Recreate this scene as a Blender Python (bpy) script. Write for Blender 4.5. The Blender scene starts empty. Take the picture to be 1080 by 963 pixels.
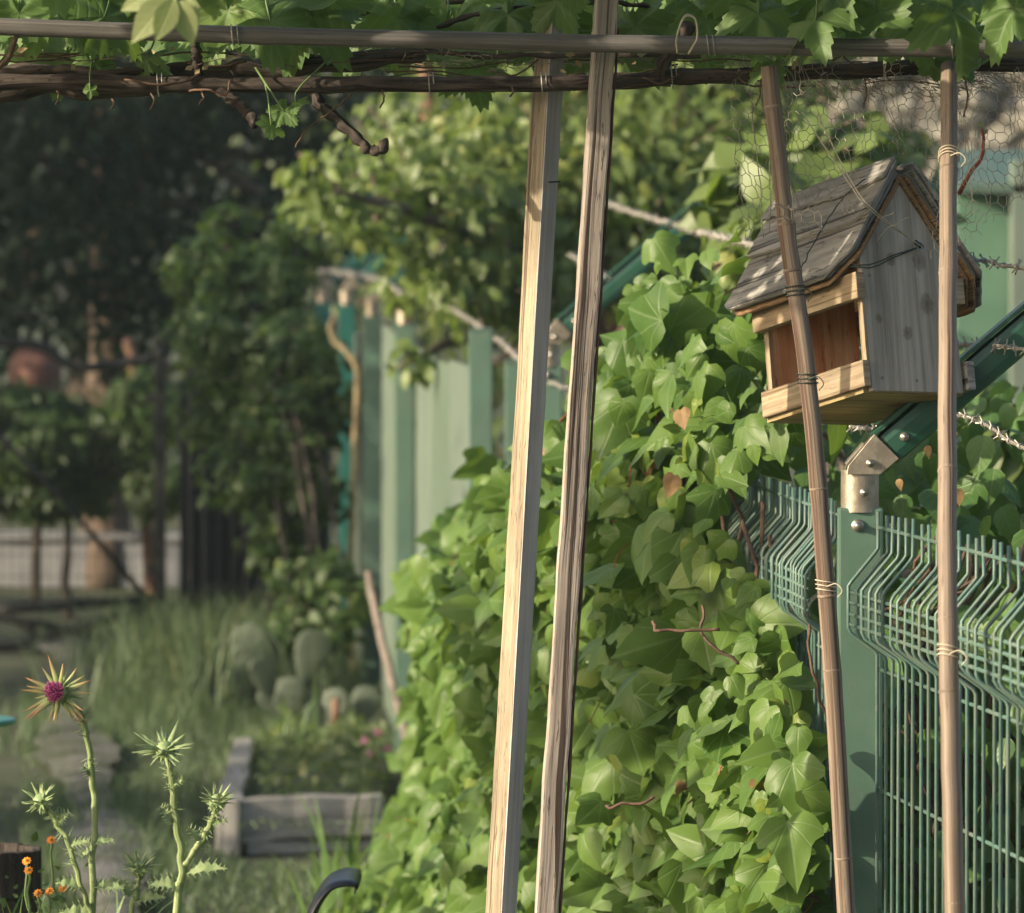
import bpy, bmesh, math, random
import numpy as np
from mathutils import Vector, Matrix, noise as mnoise

random.seed(7)
RNG = np.random.default_rng(11)
scene = bpy.context.scene
COL = scene.collection
PI = math.pi
HAZE = 0.0008

# ------------------------------------------------------------------ camera
FPX = 6000.0
CAM = np.array((0.0, 0.0, 1.6))
TILT = math.atan(231.5 / FPX)
FW = np.array((0, math.cos(TILT), -math.sin(TILT)))
UP = np.array((0, math.sin(TILT), math.cos(TILT)))
RT = np.array((1.0, 0, 0))


def P(px, py, d):
    """A point of the place seen in the direction (px, py), d metres ahead."""
    v = FW + (px - 540) / FPX * RT + (481.5 - py) / FPX * UP
    return CAM + v * (d / v[1])


def G(px, py):
    """The ground point seen in that direction."""
    v = FW + (px - 540) / FPX * RT + (481.5 - py) / FPX * UP
    return CAM + v * (-CAM[2] / v[2])


cam = bpy.data.cameras.new('camera')
co = bpy.data.objects.new('camera', cam)
COL.objects.link(co)
scene.camera = co
co.location = CAM
co.rotation_euler = (PI / 2 - TILT, 0, 0)
cam.sensor_width = 36
cam.lens = 36 * FPX / 1080
cam.clip_start = 0.5
cam.clip_end = 400
cam.dof.use_dof = True
cam.dof.focus_distance = 7.72
cam.dof.aperture_fstop = 9.6
cam.dof.aperture_blades = 7

# ------------------------------------------------------------------ light
SUN_AZ = math.radians(68)      # from behind the camera round to its left
SUN_EL = math.radians(20)
S = Vector((-math.sin(SUN_AZ) * math.cos(SUN_EL), -math.cos(SUN_AZ) * math.cos(SUN_EL), math.sin(SUN_EL)))
sun = bpy.data.lights.new('sun', 'SUN')
sun.energy = 5.0
sun.angle = math.radians(0.6)
sun.color = (1.0, 0.87, 0.64)
so = bpy.data.objects.new('sun', sun)
COL.objects.link(so)
so.rotation_euler = S.to_track_quat('Z', 'Y').to_euler()

w = bpy.data.worlds.new('World')
scene.world = w
w.use_nodes = True
wn = w.node_tree
sky = wn.nodes.new('ShaderNodeTexSky')
sky.sky_type = 'NISHITA'
sky.sun_disc = False
sky.sun_elevation = SUN_EL
sky.sun_rotation = math.atan2(S.x, S.y)
sky.air_density = 1.0
sky.dust_density = 4.0
hs = wn.nodes.new('ShaderNodeHueSaturation')
hs.inputs['Saturation'].default_value = 0.95
bg = wn.nodes['Background']
bg.inputs['Strength'].default_value = 0.15
wn.links.new(sky.outputs[0], hs.inputs['Color'])
wn.links.new(hs.outputs[0], bg.inputs['Color'])

scene.view_settings.view_transform = 'Standard'
scene.view_settings.look = 'None'
scene.view_settings.exposure = 0.50
scene.view_settings.gamma = 1.0
scene.view_settings.use_curve_mapping = False
try:
    scene.cycles.max_bounces = 8
    scene.cycles.diffuse_bounces = 4
    scene.cycles.transmission_bounces = 4
    scene.cycles.sample_clamp_indirect = 6
    scene.cycles.use_denoising = True
except Exception:
    pass

# ------------------------------------------------------------------ shader helpers


class NT:
    def __init__(self, name):
        self.m = bpy.data.materials.new(name)
        self.m.use_nodes = True
        self.t = self.m.node_tree
        self.t.nodes.clear()
        self.out = self.t.nodes.new('ShaderNodeOutputMaterial')

    def n(self, typ, props=None, **ins):
        nd = self.t.nodes.new('ShaderNode' + typ)
        for k, v in (props or {}).items():
            setattr(nd, k, v)
        for k, v in ins.items():
            key = int(k[1:]) if k[0] == '_' and k[1:].isdigit() else k.replace('_', ' ')
            self.put(nd.inputs[key], v)
        return nd

    def put(self, sock, v):
        if isinstance(v, bpy.types.NodeSocket):
            self.t.links.new(v, sock)
        elif isinstance(v, bpy.types.Node):
            self.t.links.new(v.outputs[0], sock)
        else:
            if sock.type == 'RGBA' and len(v) == 3:
                v = (*v, 1)
            sock.default_value = v

    def math(self, op, a, b=0.0, c=None, clamp=False):
        nd = self.n('Math', {'operation': op, 'use_clamp': clamp}, _0=a, _1=b)
        if c is not None:
            self.put(nd.inputs[2], c)
        return nd.outputs[0]

    def mix(self, f, a, b, blend='MIX'):
        nd = self.t.nodes.new('ShaderNodeMix')
        nd.data_type = 'RGBA'
        nd.blend_type = blend
        self.put(nd.inputs[0], f)
        self.put(nd.inputs[6], a)
        self.put(nd.inputs[7], b)
        return nd.outputs[2]

    def ramp(self, f, stops):
        nd = self.t.nodes.new('ShaderNodeValToRGB')
        self.put(nd.inputs[0], f)
        e = nd.color_ramp.elements
        while len(e) < len(stops):
            e.new(0.5)
        for el, (p, c) in zip(e, stops):
            el.position = p
            if isinstance(c, (int, float)):
                c = (c, c, c)
            el.color = (*c, 1)
        return nd.outputs[0]

    def noise(self, vec, scale=1.0, detail=4, rough=0.6, dist=0.0):
        return self.n('TexNoise', Vector=vec, Scale=scale, Detail=detail, Roughness=rough, Distortion=dist).outputs[0]

    def uv(self, su=1.0, sv=1.0):
        tc = self.n('TexCoord')
        mp = self.n('Mapping', Vector=tc.outputs['UV'], Scale=(su, sv, 1))
        return mp.outputs[0]

    def obj(self, s=(1, 1, 1)):
        tc = self.n('TexCoord')
        return self.n('Mapping', Vector=tc.outputs['Object'], Scale=s).outputs[0]

    def bump(self, h, strength=0.4, dist=0.002):
        return self.n('Bump', Height=h, Strength=strength, Distance=dist).outputs[0]

    def surf(self, color, rough=0.6, metal=0.0, normal=None, spec=0.5):
        b = self.n('BsdfPrincipled', Base_Color=color, Roughness=rough, Metallic=metal)
        b.inputs['Specular IOR Level'].default_value = spec
        if normal is not None:
            self.put(b.inputs['Normal'], normal)
        return b.outputs[0]

    def done(self, shader):
        self.t.links.new(shader, self.out.inputs['Surface'])
        return self.m


def wood(name, dark, light, crack=(0.05, 0.035, 0.03), crack_amt=0.5, fine=220, long=5, bump=0.5, rough=0.8, patch=None, patch_amt=0.4, knots=()):
    s = NT(name)
    rnd = s.n('Attribute', {'attribute_name': 'rnd'}).outputs['Fac']
    base = s.uv(1, 1)
    off = s.n('CombineXYZ', Z=s.math('MULTIPLY', rnd, 37.0))
    vec = s.n('VectorMath', {'operation': 'ADD'}, _0=base, _1=off.outputs[0]).outputs[0]
    g1v = s.n('VectorMath', {'operation': 'MULTIPLY'}, _0=vec, _1=(long, fine, 1)).outputs[0]
    g1 = s.noise(g1v, 1, 5, 0.65, 0.4)
    g2v = s.n('VectorMath', {'operation': 'MULTIPLY'}, _0=vec, _1=(long * 0.35, fine * 0.45, 1)).outputs[0]
    g2 = s.noise(g2v, 1, 4, 0.6, 0.8)
    col = s.ramp(g1, [(0.36, dark), (0.64, light)])
    big = s.noise(vec, 9, 3, 0.6)
    col = s.mix(s.math('MULTIPLY', s.ramp(big, [(0.4, 0), (0.7, 1)]), patch_amt), col, patch or dark)
    ck = s.ramp(g2, [(0.37, 1), (0.445, 0)])
    col = s.mix(s.math('MULTIPLY', ck, crack_amt), col, crack)
    g3v = s.n('VectorMath', {'operation': 'MULTIPLY'}, _0=vec, _1=(long * 7, fine * 1.3, 1)).outputs[0]
    fl = s.ramp(s.noise(g3v, 1, 3, 0.7), [(0.60, 0), (0.68, 1)])
    col = s.mix(s.math('MULTIPLY', fl, crack_amt * 0.75), col, crack)
    g4v = s.n('VectorMath', {'operation': 'MULTIPLY'}, _0=vec, _1=(long * 1.2, fine * 0.12, 1)).outputs[0]
    col = s.mix(0.75, col, s.ramp(s.noise(g4v, 1, 3, 0.6), [(0.3, 0.62), (0.7, 1.25)]), 'MULTIPLY')
    h = s.math('SUBTRACT', g1, s.math('MULTIPLY', s.math('MAXIMUM', ck, fl), 0.8))
    if knots:
        sep = s.n('SeparateXYZ', Vector=base)
        for (ku, kv, kr) in knots:
            du = s.math('MULTIPLY', s.math('SUBTRACT', sep.outputs[0], ku), 0.75)
            dv = s.math('SUBTRACT', sep.outputs[1], kv)
            dd = s.math('SQRT', s.math('ADD', s.math('MULTIPLY', du, du), s.math('MULTIPLY', dv, dv)))
            wob = s.math('MULTIPLY', s.math('SUBTRACT', s.noise(base, 160, 2), 0.5), kr * 0.9)
            q = s.math('DIVIDE', s.math('ADD', dd, wob), kr)
            col = s.mix(s.math('MULTIPLY', s.ramp(q, [(0.0, 0.85), (0.45, 0.6), (0.7, 0.55), (1.0, 0.0)]), 0.8), col, (0.085, 0.06, 0.04))
    s_ = s.surf(col, rough, 0, s.bump(h, bump, 0.0015), 0.25)
    return s.done(s_)


def leafmat(name, dark, light, vein, back=None, trans=0.35, rough=0.42, veins='ivy', spot=0.0, tcol=None, spec=0.5):
    s = NT(name)
    rnd = s.n('Attribute', {'attribute_name': 'rnd'}).outputs['Fac']
    uv = s.uv()
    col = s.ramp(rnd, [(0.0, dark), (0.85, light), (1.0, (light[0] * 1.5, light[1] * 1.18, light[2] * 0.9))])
    mott = s.noise(s.obj(), 55, 3, 0.6)
    col = s.mix(s.math('MULTIPLY', s.ramp(mott, [(0.35, 0), (0.75, 1)]), 0.35), col, light)
    hgt = mott
    if veins:
        sep = s.n('SeparateXYZ', Vector=uv)
        u = sep.outputs[0]
        v = s.math('ABSOLUTE', sep.outputs[1])
        if veins == 'ivy':
            ms = (0.0, 0.62, 2.0)
            dists = [s.math('ABSOLUTE', s.math('SUBTRACT', v, s.math('MULTIPLY', u, m))) for m in ms]
            d = dists[0]
            for k, x in enumerate(dists[1:]):
                x = s.math('DIVIDE', x, math.sqrt(1 + ms[k + 1] ** 2) * 0.62)
                d = s.math('MINIMUM', d, x)
        elif veins == 'grape':
            ms = (0.0, 0.75, 3.2)
            dists = [s.math('ABSOLUTE', s.math('SUBTRACT', v, s.math('MULTIPLY', u, m))) for m in ms]
            d = dists[0]
            for k, x in enumerate(dists[1:]):
                x = s.math('DIVIDE', x, math.sqrt(1 + ms[k + 1] ** 2) * 0.7)
                d = s.math('MINIMUM', d, x)
            fr = s.math('ABSOLUTE', s.math('SUBTRACT', s.math('FRACT', s.math('MULTIPLY', s.math('SUBTRACT', u, s.math('MULTIPLY', v, 0.8)), 7.0)), 0.5))
            d = s.math('MINIMUM', d, s.math('ADD', s.math('MULTIPLY', fr, 0.14), 0.008))
        else:
            fr = s.math('ABSOLUTE', s.math('SUBTRACT', s.math('FRACT', s.math('MULTIPLY', s.math('SUBTRACT', u, s.math('MULTIPLY', v, 0.9)), 6.0)), 0.5))
            d = s.math('MINIMUM', v, s.math('ADD', s.math('MULTIPLY', fr, 0.16), 0.01))
        vm = s.ramp(d, [(0.008, 1), (0.03, 0)])
        col = s.mix(s.math('MULTIPLY', vm, 0.55), col, vein)
        hgt = s.math('ADD', s.math('MULTIPLY', vm, -0.6), s.math('MULTIPLY', mott, 0.5))
    if name == 'ivy_leaf':
        bl_ = s.ramp(s.noise(s.obj(), 6, 5, 0.7), [(0.66, 0), (0.78, 1)])
        col = s.mix(s.math('MULTIPLY', bl_, 0.45), col, (0.19, 0.20, 0.05))
    if spot:
        sp = s.ramp(s.noise(s.obj(), 240, 2, 0.5), [(0.66, 0), (0.72, 1)])
        col = s.mix(s.math('MULTIPLY', sp, spot), col, (0.3, 0.32, 0.2))
    geo = s.n('NewGeometry')
    front = col
    if back:
        front = s.mix(geo.outputs['Backfacing'], col, s.mix(0.6, col, back))
    b = s.surf(front, rough, 0, s.bump(hgt, 0.35, 0.002), spec)
    tr = s.n('BsdfTranslucent', Color=s.mix(0.6, col, tcol or (0.22, 0.34, 0.03)))
    mx = s.n('MixShader', _0=trans, _1=b, _2=tr.outputs[0])
    return s.done(mx.outputs[0])


def plain(name, a, b, rough=0.5, metal=0.0, scale=30, bump=0.15, spec=0.5, lo=0.35, hi=0.7, stretch=(1, 1, 1), dirt=0.0):
    s = NT(name)
    v = s.obj(stretch)
    n1 = s.noise(v, scale, 5, 0.62)
    col = s.ramp(n1, [(lo, a), (hi, b)])
    n2 = s.noise(v, scale * 6, 3, 0.6)
    if dirt:
        dm = s.math('MULTIPLY', s.ramp(s.noise(s.obj((1, 1, 0.5)), 22, 6, 0.75), [(0.44, 0), (0.66, 1)]), dirt)
        col = s.mix(dm, col, (0.17, 0.165, 0.13))
        sc_ = s.ramp(s.noise(s.obj((1, 1, 0.2)), 190, 3, 0.7), [(0.66, 0), (0.72, 1)])
        col = s.mix(s.math('MULTIPLY', sc_, dirt), col, (0.22, 0.2, 0.17))
    rr = s.math('ADD', rough - 0.08, s.math('MULTIPLY', n2, 0.16))
    return s.done(s.surf(col, rr, metal, s.bump(s.math('ADD', n1, s.math('MULTIPLY', n2, 0.4)), bump, 0.003), spec))


M = {}
M['lath'] = wood('pale_lath_wood', (0.25, 0.195, 0.135), (0.45, 0.375, 0.265), (0.10, 0.065, 0.042), 0.85, 230, 3.5, 0.7, 0.75, (0.31, 0.25, 0.18), 0.5)
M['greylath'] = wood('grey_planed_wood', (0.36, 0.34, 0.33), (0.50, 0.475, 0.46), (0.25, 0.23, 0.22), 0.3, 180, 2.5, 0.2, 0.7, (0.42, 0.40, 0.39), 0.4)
M['batten'] = wood('weathered_batten_wood', (0.2431, 0.1933, 0.1658), (0.5525, 0.4752, 0.4143), (0.05, 0.034, 0.028), 0.95, 170, 3.0, 1.0, 0.85, (0.40, 0.33, 0.28), 0.5)
M['bark_edge'] = wood('red_bark', (0.09, 0.04, 0.03), (0.22, 0.095, 0.07), crack_amt=0.6, fine=120, long=20)
KN = [(0.174, 0.048, 0.008), (0.174, 0.094, 0.0125), (0.114, 0.101, 0.0125), (0.073, 0.066, 0.0085), (0.092, 0.021, 0.006)]
KN = [(a_, b_ + 1.462, c_) for a_, b_, c_ in KN]
M['gable'] = wood('grey_weathered_board', (0.3128, 0.276, 0.2392), (0.4876, 0.4416, 0.3864), (0.2, 0.165, 0.13), 0.35, 130, 3.0, 0.3, 0.8, (0.40, 0.345, 0.285), 0.4, KN)
M['roofwood'] = wood('grey_roof_ply', (0.18, 0.172, 0.162), (0.39, 0.37, 0.34), (0.05, 0.045, 0.04), 0.95, 105, 4, 1.0, 0.9, (0.26, 0.245, 0.225), 0.6)
M['plyedge'] = wood('orange_ply_edge', (0.20, 0.11, 0.06), (0.50, 0.33, 0.19), (0.06, 0.03, 0.02), 0.7, 300, 6, 0.8)
M['rawwood'] = wood('tan_raw_board', (0.2552, 0.1936, 0.132), (0.44, 0.3564, 0.2552), (0.10, 0.06, 0.03), 0.6, 170, 4, 0.5, 0.75, (0.38, 0.27, 0.15), 0.5)
M['stain'] = wood('rust_stained_board', (0.64, 0.24, 0.10), (0.82, 0.50, 0.29), (0.40, 0.09, 0.03), 0.85, 60, 3, 0.4, 0.75, (0.56, 0.17, 0.06), 0.85)
M['under'] = wood('yellowed_floor_board', (0.27, 0.20, 0.10), (0.46, 0.37, 0.19), (0.09, 0.06, 0.03), 0.5, 130, 5, 0.4, 0.75, (0.34, 0.2, 0.1), 0.4)
M['sleeper'] = wood('grey_old_plank', (0.23, 0.22, 0.21), (0.42, 0.40, 0.375), (0.05, 0.05, 0.05), 0.6, 90, 3, 0.6, 0.9)
M['bamboo'] = wood('tan_bamboo', (0.1615, 0.119, 0.08925), (0.34, 0.2677, 0.204), (0.09, 0.045, 0.03), 0.9, 240, 1.8, 0.45, 0.55, (0.20, 0.155, 0.125), 0.65)
M['bamboo_grey'] = wood('grey_bamboo', (0.105, 0.098, 0.095), (0.20, 0.185, 0.178), (0.03, 0.025, 0.022), 0.5, 190, 3, 0.3, 0.6, (0.12, 0.10, 0.095), 0.5)
M['vinebark'] = wood('vine_bark', (0.036, 0.0272, 0.024), (0.12, 0.096, 0.084), (0.015, 0.01, 0.01), 0.8, 130, 12, 1.0, 0.9)
M['node'] = plain('bamboo_node_ring', (0.15, 0.105, 0.075), (0.30, 0.235, 0.18), 0.7)
M['green'] = plain('green_fence_paint', (0.050, 0.105, 0.078), (0.075, 0.14, 0.105), 0.48, 0, 14, 0.06, dirt=0.45)
M['greenwire'] = plain('green_coated_wire', (0.06325, 0.1323, 0.1092), (0.09775, 0.1725, 0.1437), 0.42, 0, 40, 0.05, dirt=0.55)
M['teal'] = plain('teal_painted_post', (0.012, 0.10, 0.085), (0.02, 0.14, 0.115), 0.5, 0, 8, 0.05)
M['palegreen'] = plain('pale_green_sheet', (0.1084, 0.1517, 0.1193), (0.1481, 0.1915, 0.1553), 0.6, 0, 3, 0.1, dirt=0.35)
M['shedgreen'] = plain('mid_green_painted_wall', (0.085, 0.175, 0.115), (0.115, 0.215, 0.145), 0.55, 0, 5, 0.1)
M['armgreen'] = plain('dark_green_arm_paint', (0.012, 0.065, 0.045), (0.02, 0.09, 0.06), 0.34, 0, 14, 0.06, dirt=0.12)
M['postgreen'] = plain('dusty_green_post_paint', (0.075, 0.145, 0.105), (0.10, 0.18, 0.135), 0.5, 0, 10, 0.08, dirt=0.3)
M['palegreen2'] = plain('pale_green_board', (0.08309, 0.13, 0.09027), (0.1156, 0.1662, 0.1193), 0.6, 0, 4, 0.1, dirt=0.35)
M['galv'] = plain('weathered_zinc', (0.34, 0.28, 0.22), (0.60, 0.52, 0.42), 0.40, 0.7, 45, 0.2, dirt=0.4)
M['bolt'] = plain('dull_steel', (0.30, 0.28, 0.25), (0.5, 0.46, 0.4), 0.4, 0.8, 90, 0.1)
M['wire'] = plain('grey_wire', (0.30, 0.28, 0.25), (0.48, 0.45, 0.40), 0.45, 0.6, 90, 0.1)
M['netwire'] = plain('dull_netting_wire', (0.16, 0.145, 0.12), (0.55, 0.48, 0.38), 0.5, 0.2, 9, 0.05)
M['darkwire'] = plain('dark_green_tie_wire', (0.02, 0.035, 0.03), (0.05, 0.075, 0.06), 0.5, 0.2, 90, 0.1)
M['tiewire'] = plain('pale_tie_cord', (0.45, 0.38, 0.28), (0.6, 0.52, 0.4), 0.6, 0, 90, 0.2)
M['black'] = plain('black_iron', (0.008, 0.008, 0.008), (0.02, 0.018, 0.017), 0.55, 0.2, 30, 0.2)
M['blackplastic'] = plain('black_plastic', (0.012, 0.013, 0.016), (0.02, 0.022, 0.027), 0.3, 0, 30, 0.05)
M['screen'] = plain('dark_shade_net', (0.022, 0.021, 0.025), (0.05, 0.047, 0.052), 0.85, 0, 20, 0.4, stretch=(6, 1, 0.4))
M['terracotta'] = plain('terracotta', (0.15, 0.06375, 0.045), (0.225, 0.105, 0.075), 0.75, 0, 9, 0.3)
M['redwood'] = wood('orange_brown_log', (0.144, 0.078, 0.051), (0.24, 0.15, 0.102), crack_amt=0.4, fine=60)
M['palewall'] = plain('pale_render', (0.221, 0.221, 0.234), (0.299, 0.299, 0.312), 0.85, 0, 5, 0.3)
M['turq'] = plain('turquoise_enamel', (0.08, 0.288, 0.24), (0.128, 0.352, 0.296), 0.35, 0, 20, 0.05)
M['soil'] = None
M['thistle'] = wood('thistle_stem', (0.18, 0.25, 0.09), (0.36, 0.42, 0.21), (0.12, 0.17, 0.06), 0.35, 320, 6, 0.5, 0.6, (0.26, 0.30, 0.14), 0.4)
M['bract'] = plain('thistle_bract', (0.20, 0.29, 0.12), (0.34, 0.40, 0.20), 0.5, 0, 90, 0.2)
s = NT('thistle_bract_ripe')
uu = s.n('SeparateXYZ', Vector=s.uv())
c = s.ramp(s.math('MULTIPLY', uu.outputs[0], 20.0), [(0.0, (0.16, 0.25, 0.08)), (0.35, (0.34, 0.38, 0.15)), (0.7, (0.48, 0.30, 0.14)), (0.95, (0.34, 0.10, 0.06))])
M['bractred'] = s.done(s.surf(c, 0.5))
M['floret'] = plain('magenta_floret', (0.50, 0.09, 0.28), (0.68, 0.2, 0.44), 0.6, 0, 90, 0.1)
M['orange'] = plain('orange_petal', (0.75, 0.22, 0.015), (0.85, 0.36, 0.03), 0.6, 0, 60, 0.1)
M['pink'] = plain('pink_petal', (0.42, 0.12, 0.21), (0.55, 0.22, 0.32), 0.6, 0, 60, 0.1)
M['twig'] = plain('brown_twig', (0.07, 0.04, 0.025), (0.16, 0.09, 0.06), 0.8, 0, 60, 0.5)
M['redtwig'] = plain('red_twig', (0.30, 0.055, 0.035), (0.42, 0.12, 0.06), 0.6, 0, 60, 0.2)
M['trunk'] = plain('grey_brown_bark', (0.08, 0.056, 0.04), (0.2, 0.144, 0.108), 0.9, 0, 25, 1.0, stretch=(3, 3, 0.6))
M['cactus'] = plain('cactus_pad', (0.05386, 0.07344, 0.04896), (0.08323, 0.1052, 0.06854), 0.6, 0, 12, 0.15)
M['withered'] = plain('withered_leaf', (0.15, 0.085, 0.03), (0.26, 0.165, 0.06), 0.7, 0, 60, 0.3)
M['straw'] = plain('dry_tan_stick', (0.324, 0.2484, 0.1296), (0.486, 0.3888, 0.2268), 0.7, 0, 30, 0.3)
M['greystick'] = plain('grey_brown_stick', (0.15, 0.12, 0.10), (0.28, 0.23, 0.2), 0.8, 0, 30, 0.4)
M['plantstem'] = plain('green_plant_stem', (0.10, 0.16, 0.05), (0.16, 0.24, 0.08), 0.6, 0, 30, 0.1)

M['ivy'] = leafmat('ivy_leaf', (0.052, 0.118, 0.023), (0.138, 0.228, 0.046), (0.19, 0.27, 0.11), (0.12, 0.18, 0.07), 0.34, 0.42, 'ivy', 0.3, spec=0.3)
M['creeper'] = leafmat('creeper_leaf', (0.058, 0.1377, 0.0348), (0.1232, 0.2392, 0.058), (0.16, 0.24, 0.09), (0.1, 0.16, 0.06), 0.3, 0.42, 'oval')
M['grape'] = leafmat('grape_leaf', (0.085, 0.155, 0.042), (0.15, 0.25, 0.07), (0.2, 0.31, 0.12), (0.15, 0.22, 0.1), 0.45, 0.5, 'grape')
M['youngleaf'] = leafmat('young_vine_leaf', (0.238, 0.2805, 0.102), (0.323, 0.357, 0.153), (0.4, 0.45, 0.2), None, 0.45, 0.6, 'oval')
M['treeleaf'] = leafmat('fruit_tree_leaf', (0.075, 0.12, 0.03), (0.17, 0.23, 0.062), (0.2, 0.27, 0.1), (0.19, 0.24, 0.1), 0.4, 0.45, '')
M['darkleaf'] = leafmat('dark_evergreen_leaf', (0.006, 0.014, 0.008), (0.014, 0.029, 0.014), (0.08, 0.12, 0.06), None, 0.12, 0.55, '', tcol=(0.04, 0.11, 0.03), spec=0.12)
M['shrubleaf'] = leafmat('bright_shrub_leaf', (0.0289, 0.06141, 0.01625), (0.06502, 0.1156, 0.02709), (0.15, 0.22, 0.07), None, 0.4, 0.5, '')
M['hedgeleaf'] = leafmat('far_hedge_leaf', (0.05, 0.085, 0.025), (0.12, 0.165, 0.05), (0.15, 0.22, 0.07), None, 0.35, 0.5, '')
M['grass'] = leafmat('grass_blade', (0.070, 0.112, 0.062), (0.150, 0.200, 0.120), (0.2, 0.3, 0.1), None, 0.35, 0.55, '', tcol=(0.16, 0.26, 0.08))
M['irisleaf'] = leafmat('strap_leaf', (0.06, 0.12, 0.035), (0.11, 0.20, 0.055), (0.2, 0.3, 0.1), None, 0.3, 0.4, '')

s = NT('garden_soil')
v = s.obj()
n1 = s.noise(v, 2.2, 6, 0.65)
n2 = s.noise(v, 35, 4, 0.7)
c = s.ramp(n1, [(0.35, (0.06, 0.08, 0.042)), (0.55, (0.085, 0.10, 0.06)), (0.7, (0.14, 0.135, 0.10))])
c = s.mix(s.math('MULTIPLY', n2, 0.5), c, (0.12, 0.11, 0.08))
M['soil'] = s.done(s.surf(c, 0.95, 0, s.bump(n2, 0.6, 0.02), 0.2))
s = NT('gravel_path')
v = s.obj()
n1 = s.noise(v, 4, 5, 0.6)
vo = s.n('TexVoronoi', Vector=v, Scale=60.0)
c = s.ramp(n1, [(0.35, (0.16, 0.155, 0.145)), (0.7, (0.27, 0.255, 0.235))])
c = s.mix(0.25, c, vo.outputs['Color'], 'MULTIPLY')
c = s.mix(s.ramp(s.noise(v, 3.2, 6, 0.75), [(0.40, 0), (0.60, 1)]), c, (0.075, 0.085, 0.05))
M['gravel'] = s.done(s.surf(c, 0.95, 0, s.bump(vo.outputs[0], 0.6, 0.01), 0.2))
s = NT('dry_stone')
v = s.obj((1, 1, 1.7))
vo = s.n('TexVoronoi', Vector=v, Scale=5.5)
ed = s.n('TexVoronoi', {'feature': 'DISTANCE_TO_EDGE'}, Vector=v, Scale=5.5)
c = s.mix(0.35, s.ramp(s.noise(v, 9, 5, 0.6), [(0.35, (0.20, 0.19, 0.155)), (0.7, (0.40, 0.375, 0.32))]), s.ramp(vo.outputs['Color'], [(0, 0.0), (1, 1.0)]), 'MULTIPLY')
c = s.mix(s.ramp(ed.outputs[0], [(0.02, 1), (0.09, 0)]), c, (0.10, 0.085, 0.07))
M['stone'] = s.done(s.surf(c, 0.9, 0, s.bump(s.ramp(ed.outputs[0], [(0, 0), (0.15, 1)]), 0.8, 0.03), 0.2))

# ------------------------------------------------------------------ mesh helpers
ORG = {}


def tag(o, label=None, cat=None, group=None, kind=None):
    if label:
        o['label'] = label
    if cat:
        o['category'] = cat
    if group:
        o['group'] = group
    if kind:
        o['kind'] = kind
    return o


def thing(name, label, cat, loc, group=None):
    o = bpy.data.objects.new(name, None)
    COL.objects.link(o)
    o.empty_display_size = 0.1
    o.location = [float(x) for x in loc]
    ORG[o.name] = np.array(loc, float)
    return tag(o, label, cat, group)


def unit(v):
    v = np.asarray(v, float)
    return v / np.maximum(np.linalg.norm(v, axis=-1, keepdims=True), 1e-9)


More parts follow.
